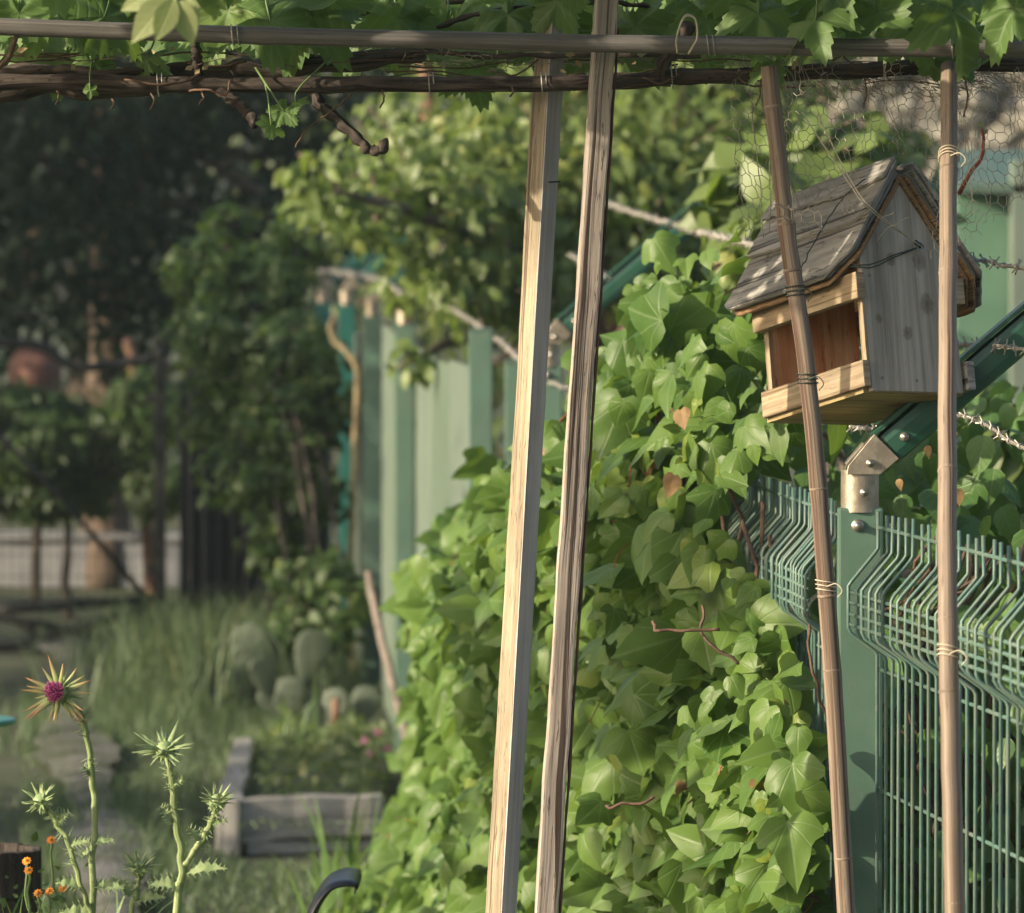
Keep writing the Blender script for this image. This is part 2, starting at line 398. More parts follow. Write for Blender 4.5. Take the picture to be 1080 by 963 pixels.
class MB:
    def __init__(self):
        self.V, self.L, self.S, self.UV, self.R = [], [], [], [], []
        self.nv = 0

    def add(self, V, faces, uv=None, rnd=0.5):
        V = np.asarray(V, float)
        n = len(V)
        self.V.append(V)
        if uv is None:
            uv = np.zeros((n, 2))
        self.UV.append(np.asarray(uv, float))
        self.R.append(np.full(n, rnd) if np.isscalar(rnd) else np.asarray(rnd, float))
        for f in faces:
            self.L.extend(i + self.nv for i in f)
            self.S.append(len(f))
        self.nv += n
        return self

    def add_many(self, T, F, UVt, pos, X, Y, Z, size, rnd):
        """N copies of a template (points T, quads/tris F) on local axes X, Y, Z."""
        N, n = len(pos), len(T)
        V = pos[:, None, :] + size[:, None, None] * (T[None, :, 0:1] * X[:, None, :] + T[None, :, 1:2] * Y[:, None, :] + T[None, :, 2:3] * Z[:, None, :])
        self.V.append(V.reshape(-1, 3))
        self.UV.append(np.tile(UVt, (N, 1)))
        self.R.append(np.repeat(rnd, n))
        flat = np.array([i for f in F for i in f])
        sizes = [len(f) for f in F]
        loops = (flat[None, :] + (np.arange(N) * n)[:, None] + self.nv).reshape(-1)
        self.L.extend(loops.tolist())
        self.S.extend(sizes * N)
        self.nv += N * n
        return self

    def tube(self, pts, rad, n=8, caps=True, rnd=None, flat=1.0, ref=None):
        pts = np.asarray(pts, float)
        m = len(pts)
        rad = np.full(m, rad) if np.isscalar(rad) else np.asarray(rad, float)
        tan = unit(np.gradient(pts, axis=0))
        r0 = np.array(ref if ref is not None else ((0, 0, 1) if abs(tan[0][2]) < 0.9 else (1, 0, 0)), float)
        u = unit(r0 - tan[0] * np.dot(r0, tan[0]))
        V, UVs = [], []
        length = 0
        for i in range(m):
            u = unit(u - tan[i] * np.dot(u, tan[i]))
            b = np.cross(tan[i], u)
            if i:
                length += np.linalg.norm(pts[i] - pts[i - 1])
            for k in range(n + 1):
                a = 2 * PI * k / n
                V.append(pts[i] + rad[i] * (math.cos(a) * u + math.sin(a) * flat * b))
                UVs.append((length, a * rad.mean()))
        F = []
        for i in range(m - 1):
            for k in range(n):
                a = i * (n + 1) + k
                F.append((a, a + 1, a + n + 2, a + n + 1))
        if caps:
            F.append(tuple(reversed(range(n))))
            F.append(tuple((m - 1) * (n + 1) + k for k in range(n)))
        return self.add(V, F, UVs, random.random() if rnd is None else rnd)

    def box(self, c, ax, h, bevel=0.0, rnd=None, jitter=0.0, cuts=0):
        """Bevelled box: centre, three unit axes, three half sizes."""
        bm = bmesh.new()
        bmesh.ops.create_cube(bm, size=2)
        for vv in bm.verts:
            vv.co = Vector((vv.co.x * h[0], vv.co.y * h[1], vv.co.z * h[2]))
        li = int(np.argmax(h))
        if cuts:
            es = [e for e in bm.edges if abs((e.verts[0].co - e.verts[1].co)[li]) > h[li] * 1.5]
            bmesh.ops.subdivide_edges(bm, edges=es, cuts=cuts)
        if bevel:
            es = [e for e in bm.edges if len(e.link_faces) == 2 and e.calc_face_angle(0) > 0.5]
            bmesh.ops.bevel(bm, geom=es, offset=bevel, segments=2, profile=0.6, affect='EDGES')
        self.from_bm(bm, c, ax, li, rnd, jitter)
        bm.free()
        return self

    def from_bm(self, bm, c, ax, li=None, rnd=None, jitter=0.0):
        ax = [np.asarray(a, float) for a in ax]
        r = random.random() if rnd is None else rnd
        V, UVs, F = [], [], []
        sd = random.random() * 50
        for f in bm.faces:
            st = len(V)
            nrm = f.normal
            k = max(range(3), key=lambda i: abs(nrm[i]))
            o = [i for i in range(3) if i != k]
            if li is not None and li in o:
                uo, vo = li, [i for i in o if i != li][0]
            else:
                uo, vo = o
            for vv in f.verts:
                p = vv.co
                q = np.array(p)
                if jitter:
                    jj = mnoise.noise_vector(Vector((p.x * 14 + sd, p.y * 14, p.z * 14)))
                    q = q + np.array(jj) * jitter
                if li is not None:
                    j2 = mnoise.noise_vector(Vector((p[li] * 2.3 + sd, sd, 2.0)))
                    q = q + np.array(j2) * jitter * 1.6 * np.array([0 if i_ == li else 1 for i_ in range(3)])
                V.append(np.asarray(c) + ax[0] * q[0] + ax[1] * q[1] + ax[2] * q[2])
                UVs.append((p[uo], p[vo] + k * 0.731))
            F.append(tuple(range(st, len(V))))
        return self.add(V, F, UVs, r)

    def prism(self, poly, thick, c, ax, bevel=0.0, rnd=None, uvaxis=1, jitter=0.0):
        """Polygon in the plane of ax[0], ax[1], extruded along ax[2] by thick."""
        bm = bmesh.new()
        a = [bm.verts.new((p[0], p[1], 0)) for p in poly]
        f = bm.faces.new(a)
        r = bmesh.ops.extrude_face_region(bm, geom=[f])
        for g in r['geom']:
            if isinstance(g, bmesh.types.BMVert):
                g.co.z += thick
        bmesh.ops.recalc_face_normals(bm, faces=bm.faces[:])
        if bevel:
            es = [e for e in bm.edges if len(e.link_faces) == 2 and e.calc_face_angle(0) > 0.5]
            bmesh.ops.bevel(bm, geom=es, offset=bevel, segments=1, affect='EDGES')
        bm.normal_update()
        self.from_bm(bm, c, ax, uvaxis, rnd, jitter)
        bm.free()
        return self

    def lathe(self, prof, c, n=24, axis=(0, 0, 1), rnd=0.5):
        ax = unit(np.array(axis, float))
        r0 = np.array((1.0, 0, 0)) if abs(ax[0]) < 0.9 else np.array((0, 1.0, 0))
        u = unit(r0 - ax * np.dot(r0, ax))
        b = np.cross(ax, u)
        V, UVs, F = [], [], []
        for i, (r, z) in enumerate(prof):
            for k in range(n):
                a = 2 * PI * k / n
                V.append(np.asarray(c) + ax * z + r * (math.cos(a) * u + math.sin(a) * b))
                UVs.append((z, a * r))
        for i in range(len(prof) - 1):
            for k in range(n):
                F.append((i * n + k, i * n + (k + 1) % n, (i + 1) * n + (k + 1) % n, (i + 1) * n + k))
        return self.add(V, F, UVs, rnd)

    def build(self, name, mat, parent=None, loc=None, smooth=True, label=None, angle=None):
        V = np.concatenate(self.V)
        if parent is not None:
            top = parent
            while top.parent is not None:
                top = top.parent
            org = ORG[top.name]
        else:
            org = np.array(loc if loc is not None else V.mean(0) * (1, 1, 0) + (0, 0, V[:, 2].min()), float)
        V = V - org
        me = bpy.data.meshes.new(name)
        me.vertices.add(len(V))
        me.vertices.foreach_set('co', V.astype(np.float32).ravel())
        L = np.array(self.L, np.int32)
        Sz = np.array(self.S, np.int32)
        me.loops.add(len(L))
        me.loops.foreach_set('vertex_index', L)
        me.polygons.add(len(Sz))
        st = np.zeros(len(Sz), np.int32)
        st[1:] = np.cumsum(Sz)[:-1]
        me.polygons.foreach_set('loop_start', st)
        me.polygons.foreach_set('loop_total', Sz)
        me.polygons.foreach_set('use_smooth', np.full(len(Sz), smooth, bool))
        uvl = me.uv_layers.new(name='UVMap')
        UV = np.concatenate(self.UV)
        uvl.data.foreach_set('uv', UV[L].astype(np.float32).ravel())
        at = me.attributes.new('rnd', 'FLOAT', 'POINT')
        at.data.foreach_set('value', np.concatenate(self.R).astype(np.float32))
        me.update(calc_edges=True)
        me.validate()
        me.materials.append(mat)
        o = bpy.data.objects.new(name, me)
        COL.objects.link(o)
        if parent is not None:
            o.parent = parent
        else:
            o.location = [float(x) for x in org]
            ORG[o.name] = org
        if label:
            o['label'] = label
        return o


def lerp(a, b, t):
    return np.asarray(a) * (1 - t) + np.asarray(b) * t


def path(pts, n, wob=0.0, seed=0):
    """Smooth curve through the points (Catmull-Rom), n samples, with a little wander."""
    pts = np.asarray(pts, float)
    ext = np.vstack([2 * pts[0] - pts[1], pts, 2 * pts[-1] - pts[-2]])
    out = []
    m = len(pts) - 1
    for i in range(n):
        t = i / (n - 1) * m
        k = min(int(t), m - 1)
        f = t - k
        p0, p1, p2, p3 = ext[k:k + 4]
        q = 0.5 * ((2 * p1) + (p2 - p0) * f + (2 * p0 - 5 * p1 + 4 * p2 - p3) * f * f + (3 * p1 - p0 - 3 * p2 + p3) * f ** 3)
        if wob:
            q = q + np.array(mnoise.noise_vector(Vector((seed * 7.3 + t * 3.1, seed, 0.5)))) * wob
        out.append(q)
    return np.array(out)


# leaf templates: points in (x along, y across, z up), faces, uv
def half_leaf(outline, fold=0.18, droop=0.15, ripple=0.0, twist=0.0, bend=0.0, fine=True):
    """Leaf with a midrib and two blades built from a half outline [(x, y)...]."""
    V, F, UVs = [], [], []
    n = len(outline)
    hf = (1.0, 0.68, 0.36, 0.12) if fine else (1.0, 0.55)
    cross = [(1, f) for f in hf] + [(0, 0.0)] + [(-1, f) for f in reversed(hf)]
    nc = len(cross)

    def z(x, y):
        return fold * (math.sqrt(y * y + 0.0016) - 0.04) - droop * x * x + ripple * math.sin(x * 7 + y * 6) * abs(y) + twist * x * y - 0.55 * y * y + bend * y
    xs = [max(0.0, min(1.0, p[0])) for p in outline]
    for i in range(n):
        sx = outline[i][0] if outline[i][0] > 0 else 0.0
        sx = i / (n - 1) * 0.35 + sx * 0.65
        x, y = outline[i]
        for s_, fr in cross:
            px = sx + (x - sx) * fr
            py = s_ * y * fr
            V.append((px, py, z(px, py)))
            UVs.append((px, py))
    for i in range(n - 1):
        for k in range(nc - 1):
            a = i * nc + k
            F.append((a, a + 1, a + nc + 1, a + nc))
    return np.array(V), F, np.array(UVs)


IVY_O = [(-0.02, 0.0), (-0.13, 0.14), (-0.10, 0.28), (0.02, 0.40), (0.20, 0.52), (0.33, 0.50), (0.38, 0.36), (0.46, 0.29), (0.60, 0.25), (0.78, 0.15), (0.92, 0.05), (1.0, 0.0)]
IVY2_O = [(-0.02, 0.0), (-0.10, 0.15), (-0.04, 0.30), (0.10, 0.42), (0.28, 0.44), (0.42, 0.38), (0.55, 0.31), (0.70, 0.22), (0.85, 0.11), (0.95, 0.03), (1.0, 0.0)]
OVAL_O = [(0.0, 0.0), (0.08, 0.10), (0.25, 0.22), (0.45, 0.27), (0.65, 0.22), (0.85, 0.10), (1.0, 0.0)]
POINT_O = [(0.0, 0.0), (0.03, 0.16), (0.15, 0.29), (0.32, 0.33), (0.52, 0.27), (0.72, 0.16), (0.88, 0.06), (1.0, 0.0)]
IVY_T = [half_leaf(IVY_O, 0.20, 0.22, 0.10, 0.1), half_leaf(IVY_O, -0.08, 0.30, 0.14, -0.2, 0.1), half_leaf(IVY2_O, 0.28, 0.15, 0.08, 0.2), half_leaf(IVY_O, 0.10, -0.10, 0.2, 0.25, -0.12), half_leaf(IVY2_O, 0.05, 0.35, 0.12, -0.15), half_leaf(IVY_O, 0.5, 0.45, 0.18, 0.3, 0.1), half_leaf(IVY2_O, -0.3, 0.5, 0.15, 0.4), half_leaf(OVAL_O, 0.3, 0.3, 0.1)]
OVAL_T = [half_leaf(OVAL_O, 0.35, 0.25, 0.05, fine=False), half_leaf(OVAL_O, 0.1, 0.4, 0.1, 0.2, fine=False)]
POINT_T = [half_leaf(POINT_O, 0.25, 0.3, 0.08, fine=False), half_leaf(POINT_O, 0.05, 0.15, 0.1, 0.25, fine=False)]
SIMPLE_T = [(np.array([(0, 0, 0), (0.4, 0.24, 0.06), (1, 0, -0.12), (0.4, -0.24, 0.06), (0.45, 0, -0.02)]), [(0, 4, 1), (1, 4, 2), (2, 4, 3), (3, 4, 0)], np.array([(0, 0), (.4, .24), (1, 0), (.4, -.24), (.45, 0)]))]


def grape_template(seed, droop=0.25):
    rr = random.Random(seed)
    V, UVs, F = [(0, 0, 0)], [(0, 0)], []
    n = 64
    rings = (0.35, 0.7, 1.0)
    for fr in rings:
        for k in range(n):
            a = -PI + 2 * PI * (k + 0.5) / n          # 0 = towards the tip
            lob = 0.78 + 0.15 * math.cos(a * 5.0) * (0.5 if abs(a) > 2 else 1.0)
            lob *= 1.0 - 0.16 * abs(a) / PI
            if abs(a) > 2.75:
                lob *= 0.45
            if fr == 1.0:
                lob += 0.05 * (1 if k % 2 else -1)
            r = lob * fr * 0.62
            x, y = r * math.cos(a), r * math.sin(a)
            z = -droop * (x * x + y * y) * 1.6 + 0.05 * math.sin(a * 5 + seed) * fr + 0.06 * abs(math.sin(a * 2.5)) * fr
            V.append((x, y, z))
            UVs.append((x, y))
    for k in range(n):
        F.append((0, 1 + k, 1 + (k + 1) % n))
        for j in range(2):
            a, b = 1 + j * n + k, 1 + j * n + (k + 1) % n
            F.append((a, a + n, b + n, b))
    return np.array(V), F, np.array(UVs)


GRAPE_T = [grape_template(1), grape_template(2, 0.45), grape_template(3, -0.25), grape_template(4, 0.7), grape_template(5, 0.5)]


def scatter(mb, temps, pos, nrm, tip, size, rnd):
    nrm = unit(nrm)
    tip = unit(tip - nrm * (tip * nrm).sum(1, keepdims=True))
    side = np.cross(nrm, tip)
    which = RNG.integers(0, len(temps), len(pos))
    for k, (T, F, U) in enumerate(temps):
        m = which == k
        if m.any():
            mb.add_many(T, F, U, pos[m], tip[m], side[m], nrm[m], size[m], rnd[m])


def rnd3(n, s=1.0):
    return RNG.normal(0, s, (n, 3))


def fnoise(x, y, z, s=1.0):
    return np.array([mnoise.noise(Vector((float(a) * s, float(b) * s, float(c) * s))) for a, b, c in zip(x, y, z)])


# ------------------------------------------------------------------ ground
bm = bmesh.new()
mb = MB()
gx = np.concatenate([np.linspace(-60, -6, 10), np.linspace(-5, 5, 41), np.linspace(6, 60, 10)])
gy = np.concatenate([np.linspace(-20, 2, 6), np.linspace(4, 40, 73), np.linspace(45, 120, 12)])
V, UVs, F = [], [], []
for j, y in enumerate(gy):
    for i, x in enumerate(gx):
        zz = 0.03 * mnoise.noise(Vector((x * 0.9, y * 0.9, 0))) if abs(x) < 6 and 3 < y < 41 else 0
        V.append((x, y, zz))
        UVs.append((x, y))
for j in range(len(gy) - 1):
    for i in range(len(gx) - 1):
        a = j * len(gx) + i
        F.append((a, a + 1, a + 1 + len(gx), a + len(gx)))
mb.add(V, F, UVs)
tag(mb.build('ground', M['soil'], loc=(0, 0, 0)), 'dark garden soil under the grass', 'ground', kind='structure')

# winding path
mb = MB()
pp = path([G(150, 1150), G(118, 960), G(95, 850), G(70, 770), G(75, 715), G(70, 685)], 120)
V, UVs, F = [], [], []
for i, p in enumerate(pp):
    hw = 0.085 + 0.03 * math.sin(i * 0.23)
    for k in range(5):
        x = p[0] + (k / 2 - 1) * hw * (1.1 + 0.5 * mnoise.noise(Vector((i * 0.35, k, 3))))
        V.append((x, p[1], 0.034 + 0.012 * (1 - abs(k / 2 - 1))))
        UVs.append((x, p[1]))
for i in range(len(pp) - 1):
    for k in range(4):
        a = i * 5 + k
        F.append((a, a + 1, a + 6, a + 5))
mb.add(V, F, UVs)
tag(mb.build('garden_path', M['gravel'], loc=(0, 0, 0)), 'pale grey gravel path winding to the gate', 'path', kind='structure')

# ------------------------------------------------------------------ green fence
DA = 7.8


def fx(d):                      # the fence line: X at depth d
    return (908 - 540) / FPX * DA - (d - DA) * (486 / FPX)


FDIR = unit(np.array((-486 / FPX, 1.0, 0)))     # away from the viewer
FNRM = unit(np.array((-1.0, -486 / FPX, 0)))     # to the viewer's side (left)
ZUP = np.array((0, 0, 1.0))
XR = np.array((1.0, 0, 0))
YF = np.array((0, 1.0, 0))


def fence_post(px, d, ztop, label, detail=True, arm_len=0.42, dark='green', base=0.0, bracket=True):
    c = P(px, 400, d)
    x = c[0]
    t = thing('fence_post', label, 'fence post', (x, d, base), 'green steel posts of the wire fence')
    hw = 0.031
    z0 = -0.3
    MB().box((x, d, (ztop + z0) / 2), (XR, YF, ZUP), (hw, hw * 0.75, (ztop - z0) / 2), 0.004, cuts=3).build('column', M['postgreen' if dark == 'green' else dark], t)
    if not bracket:
        MB().box((x, d, ztop + 0.004), (XR, YF, ZUP), (hw + 0.002, hw * 0.75 + 0.002, 0.004), 0.002).build('cap', M[dark], t)
        return t
    # folded zinc bracket: rounded sleeve and angled plates
    b = MB()
    z1 = ztop + 0.052
    xs = [-0.026, -0.024, -0.019, -0.010, 0.0, 0.010, 0.019, 0.026]
    ys = [0.0, -0.012, -0.021, -0.027, -0.029, -0.027, -0.021, -0.004]
    V, F, UVs = [], [], []
    for zz in (ztop - 0.006, ztop + 0.02, z1):
        for xx, yy in zip(xs, ys):
            V.append((x + xx, d + yy, zz))
            UVs.append((xx, zz))
    n = len(xs)
    for j in range(2):
        for k in range(n - 1):
            a = j * n + k
            F.append((a, a + 1, a + n + 1, a + n))
    b.add(V, F, UVs)
    b.build('sleeve', M['galv'], t)
    b = MB()
    ad = unit(np.array((0.76, -0.02, 0.65)))        # the arm leans out over the far side
    an = np.array((-ad[2], 0, ad[0]))
    p0 = np.array((x - 0.006, d - 0.014, z1 - 0.004))
    b.prism([(-0.020, z1 - 0.006 - z1), (0.026, -0.006), (0.052, 0.016), (0.018, 0.050), (-0.018, 0.006)], 0.004, (x, d - 0.032, z1), (XR, ZUP, YF), 0.0008)
    b.prism([(-0.020, -0.006), (0.026, -0.006), (0.050, 0.016), (0.018, 0.048), (-0.018, 0.006)], 0.004, (x, d + 0.018, z1), (XR, ZUP, YF), 0.0008)
    b.prism([(0, 0), (0.038, 0), (0.038, 0.046), (0, 0.046)], 0.003, (x - 0.019, d - 0.028, z1 + 0.006), (unit(np.array((0.65, 0, 0.76))), YF, an), 0.0005)
    b.build('bracket', M['galv'], t, smooth=False)
    # arm: open channel with a rib
    a0 = np.array((x + 0.030, d - 0.006, z1 + 0.026))
    a1 = a0 + ad * arm_len
    ac = (a0 + a1) / 2
    ar = MB()
    ar.box(ac - an * 0.003, (ad, YF, an), (arm_len / 2, 0.022, 0.0235), 0.014)
    ar.box(ac + an * 0.026, (ad, YF, an), (arm_len / 2 - 0.001, 0.025, 0.0030), 0.001)
    arm = ar.build('arm', M['armgreen' if dark == 'green' else dark], t)
    bo = MB()
    spots = [(x + 0.004, d - 0.035, z1 - 0.03), (x + 0.012, d - 0.035, z1 + 0.010)]
    for sp in spots:
        m_ = MB()
        m_.lathe([(0.0001, -0.006), (0.0034, -0.0045), (0.004, -0.003), (0.004, 0.002)], sp, 6, (0, 1, 0))
        m_.lathe([(0.0001, -0.002), (0.0058, -0.002), (0.0058, 0.002)], sp, 14, (0, 1, 0))
        m_.build('bolt', M['bolt'], t)
    sp = a0 + ad * 0.035 + np.array((0, -0.0225, 0)) - an * 0.004
    m_ = MB()
    m_.lathe([(0.0001, -0.006), (0.0045, -0.004), (0.0066, -0.002), (0.0066, 0.003)], sp, 14, (0, 1, 0))
    m_.build('bolt', M['bolt'], t)
    if detail:
        m_ = MB()
        m_.lathe([(0.0001, -0.010), (0.0045, -0.010), (0.0055, -0.005), (0.0055, 0.0)], (x - 0.004, d - hw * 0.75, ztop - 0.024), 6, (0, 1, 0))
        m_.lathe([(0.0001, -0.003), (0.0085, -0.003), (0.009, 0.0)], (x - 0.004, d - hw * 0.75, ztop - 0.024), 16, (0, 1, 0))
        m_.build('bolt', M['bolt'], t)
    return t


ZA = P(908, 535, DA)[2]
fence_post(907, DA, ZA, 'nearest green fence post, zinc bracket and arm under the bird house', arm_len=0.50)
fence_post(741, 9.57, 1.315, 'green fence post buried in ivy, its arm showing left of the bird house', arm_len=0.30)
fence_post(579, 12.9, P(579, 384, 12.9)[2], 'green fence post whose long angled arm rises behind the two wooden poles', arm_len=0.47)
fence_post(507, 14.9, P(507, 349, 14.9)[2], 'dark green flat-topped post beside the open gap in the pale fence', bracket=False)
fence_post(427, 17.8, P(427, 340, 17.8)[2], 'far fence post with the brightest sunlit bracket', False, 0.12)
fence_post(393, 19.6, P(393, 332, 19.6)[2], 'far fence post with a sunlit bracket, second from the gap', False, 0.12)
fence_post(366, 21.4, P(366, 320, 21.4)[2], 'teal far fence post with a shaded bracket above the bent stick', False, 0.34, 'teal')
fence_post(341, 23.1, P(341, 318, 23.1)[2], 'farthest teal fence post at the end of the pale fence', False, 0.40, 'teal')
fence_post(546, 13.9, P(546, 383, 13.9)[2], 'slim green post just left of the pale square pole', bracket=False)


# wire mesh panels with a folded top
def mesh_panel(p0, dirv, length, z_top, z_bot, spacing, label, name='mesh_fence_panel'):
    t = thing(name, label, 'fence panel', (p0[0], p0[1], 0), 'folded wire mesh fence panels')
    nrm = unit(np.array((dirv[1], -dirv[0], 0)))
    if nrm[0] > 0:
        nrm = -nrm
    prof = [(0.0, 0.0), (0.0, -0.050), (0.004, -0.056), (0.037, -0.094), (0.041, -0.101), (0.041, -0.158), (0.037, -0.166), (0.004, -0.190), (0.0, -0.197), (0.0, z_bot - z_top)]
    nb = int(length / spacing)
    wires = MB()
    for i in range(nb + 1):
        b = p0 + dirv * (i * spacing)
        b = b + dirv * RNG.normal(0, 0.0010)
        j = RNG.normal(0, 0.0010)
        dz = RNG.normal(0, 0.0015)
        pts = [np.array((b[0], b[1], z_top)) + nrm * (q[0] + j + RNG.normal(0, .0006)) + dirv * RNG.normal(0, .0012) + ZUP * (q[1] + dz) for q in prof]
        wires.tube(pts, 0.0026, 6)
    wires.build('upright_wires', M['greenwire'], t)
    rails = MB()
    hz = [(0.003, -0.020), (0.042, -0.108), (0.043, -0.122), (0.043, -0.138), (0.043, -0.152), (0.0, -0.215)] + [(0.0, -0.215 - 0.165 * k) for k in range(1, 7) if z_top - 0.215 - 0.165 * k > z_bot]
    for (o, zz) in hz:
        a = p0 - dirv * 0.01 + nrm * (o - 0.0035) + ZUP * (z_top + zz - p0[2])
        rails.tube([a, a + dirv * (length * 0.5), a + dirv * (length + 0.01)], 0.0028, 6)
    rails.build('cross_wires', M['greenwire'], t)
    return t


vp2 = 1180 / FPX - (917 - 540) / FPX
dr = unit(np.array((vp2, -1.0, 0)))
pr = P(927, 541, DA - 0.04)
mesh_panel(pr, dr, 1.35, pr[2], 0.03, 0.048, 'folded green wire mesh panel right of the near post')
pl = P(882, 527, DA + 0.005)
mesh_panel(pl, FDIR, 1.75, pl[2], 0.03, 0.035, 'folded green wire mesh panel sinking into the ivy behind the near post')


# pale infill panels between the far posts
def infill(pxa, da, pxb, db, ytopa, ytopb, mat, label, slats):
    a = P(pxa, ytopa, da)
    b = P(pxb, ytopb, db)
    t = thing('fence_infill_panel', label, 'fence panel', ((a[0] + b[0]) / 2, (a[1] + b[1]) / 2, 0), 'pale green sheets filling the far fence')
    dv = b - a
    dv[2] = 0
    ln = np.linalg.norm(dv)
    dv /= ln
    nr = np.array((-dv[1], dv[0], 0))
    zt = (a[2] + b[2]) / 2
    for k in range(slats):
        c0 = a + dv * ln * (k + 0.5) / slats
        zz = zt - 0.012 * (k % 2)
        m = MB().box((c0[0], c0[1], zz / 2), (dv, nr, ZUP), (ln / slats / 2 - 0.004, 0.006, zz / 2 - 0.01), 0.002)
        m.build('board', M[mat] if k % 2 == 0 else M['palegreen2'], t)
    m = MB()
    for hz in (0.35, 0.8, 1.18):
        m.box((a + dv * ln / 2) * (1, 1, 0) + np.array((0, 0, hz)) + nr * 0.012, (dv, nr, ZUP), (ln / 2, 0.006, 0.02), 0.002)
    m.build('rail', M['green'], t)


infill(441, 17.4, 497, 14.9, 368, 378, 'palegreen', 'pale green board panel between the gap post and the bright bracket', 3)
infill(404, 19.4, 424, 17.9, 342, 345, 'palegreen', 'narrow pale green board panel between the two sunlit brackets', 2)
infill(375, 21.2, 390, 19.8, 352, 350, 'palegreen', 'farthest pale green board panel beside the bent stick', 2)


# barbed wire
def barbed(pts, label, r=0.0016, gap=0.05, wob=0.003, seed=1, barb=0.011):
    n = max(60, int(np.linalg.norm(np.diff(np.array(pts), axis=0), axis=1).sum() / 0.006))
    n = min(n, 900)
    pp = path(pts, n, wob, seed)
    t = thing('barbed_wire', label, 'barbed wire', pp[len(pp) // 2], 'strands of barbed wire along the fence')
    a, b = [], []
    for i, p in enumerate(pp):
        an = i * 0.9
        o = np.array((0, math.cos(an), math.sin(an))) * r
        a.append(p + o)
        b.append(p - o)
    m = MB()
    m.tube(a, r * 0.8, 5)
    m.tube(b, r * 0.8, 5)
    m.build('strand', M['wire'], t)
    m = MB()
    seg = np.linalg.norm(np.diff(pp, axis=0), axis=1)
    acc = 0
    for i in range(1, len(pp) - 1):
        acc += seg[i]
        if acc > gap:
            acc = 0
            tg = unit(pp[i + 1] - pp[i])
            for q in range(2):
                v = unit(np.cross(tg, RNG.normal(0, 1, 3)))
                c = pp[i] + tg * 0.003 * (q - 0.5)
                m.tube([c + (v + tg * 0.2) * barb, c, c - (v - tg * 0.2) * barb], 0.0011, 4)
            th = np.arange(0, 4 * PI, 0.7)
            u_ = unit(np.cross(tg, (0, 0.3, 1)))
            w_ = np.cross(tg, u_)
            m.tube([pp[i] + tg * (0.0007 * a_ - 0.004) + (u_ * math.cos(a_) + w_ * math.sin(a_)) * 0.0035 for a_ in th], 0.001, 4)
    tag(m.build('barbs', M['wire'], t), kind='stuff')


barbed([P(1150, 300, 7.35), P(1085, 285, 7.6), P(1028, 274, 7.85), P(955, 266, 8.4), P(818, 262, 9.6), P(715, 238, 12.8), P(640, 215, 15)], 'top barbed wire strand leaving the bird house roof to the right', seed=2)
barbed([P(1150, 376, 7.3), P(1078, 369, 7.62), P(1010, 362, 7.95), P(900, 368, 8.5), P(790, 375, 9.5), P(690, 322, 12.7), P(600, 268, 15)], 'middle barbed wire strand crossing the near arm beside the right cane', seed=3)
barbed([P(1150, 520, 7.1), P(1075, 470, 7.35), P(1010, 438, 7.7), P(925, 452, 8.1), P(838, 442, 8.7), P(735, 452, 9.6), P(660, 425, 12), P(575, 400, 13), P(525, 358, 14.8), P(440, 300, 17.6)], 'lowest barbed wire strand passing under the bird house', seed=4)
barbed([P(440, 325, 17.7), P(405, 298, 19.5), P(372, 290, 21.3), P(330, 285, 23.2)], 'far barbed wire strand above the row of brackets', r=0.004, gap=0.09, seed=5, barb=0.02)

# ------------------------------------------------------------------ bird house
DH = 7.66
px_m = DH / FPX
a_v = np.array((103, 2, 60.0))
b_v = np.array((-97, 32, 165.0))


def camvec(v):
    return v[0] * RT - v[1] * UP + v[2] * FW


A_ = unit(camvec(a_v))
B_ = camvec(b_v)
B_ = unit(B_ - A_ * np.dot(A_, B_))
C_ = np.cross(A_, B_)
if C_[2] < 0:
    C_ = -C_
P2 = P(919, 406, DH)
W_, D_ = 119 * px_m, 194 * px_m
U = px_m


def H(a, b, h):
    return P2 + (A_ * a + B_ * b + C_ * h) * U


house = thing('bird_house', 'weathered wooden bird house with layered pitched roof hung between two canes', 'bird house', H(60, 97, 0))
T8 = 8
gp = [(1, -6), (118, -6), (113, 138), (55, 221), (-2, 146)]
m = MB().prism([(x * U, y * U) for x, y in gp], T8 * U, H(0, 0, 0), (A_, C_, B_), 0.0008, 0.3)
front = m.build('front_gable', M['gable'], house, smooth=False, label='grey front gable board with knots')
m = MB().prism([(x * U, y * U) for x, y in gp], T8 * U, H(0, 186, 0), (A_, C_, B_), 0.0008, 0.7)
m.build('back_gable', M['stain'], house, smooth=False, label='rust stained back gable board')
# jamb edges: raw end grain
m = MB()
m.box(H(-2.0, 4, 58), (A_, B_, C_), (1.6 * U, 4.4 * U, 40 * U), 0.0004)
m.build('jamb', M['rawwood'], house, smooth=False)
m = MB()
m.box(H(-2.0, 189, 52), (A_, B_, C_), (1.6 * U, 4.4 * U, 40 * U), 0.0004)
m.build('jamb', M['rawwood'], house, smooth=False)
# floor of two boards and lips
for (b0, b1) in ((9, 118), (119.5, 198)):
    MB().box(H(59, (b0 + b1) / 2, -3), (B_, A_, C_), ((b1 - b0) / 2 * U, 64 * U, 4 * U), 0.0008, cuts=2, jitter=0.0004).build('floor_board', M['under'], house, smooth=False)
MB().box(H(-7, 96, 12), (B_, A_, C_), (100 * U, 4.5 * U, 14.2 * U), 0.0012, cuts=4, jitter=0.0006).build('lip', M['rawwood'], house, smooth=False)
MB().box(H(126.5, 96, 13), (B_, A_, C_), (100 * U, 5 * U, 15.5 * U), 0.0012, cuts=4, jitter=0.0006).build('lip', M['roofwood'], house, smooth=False)
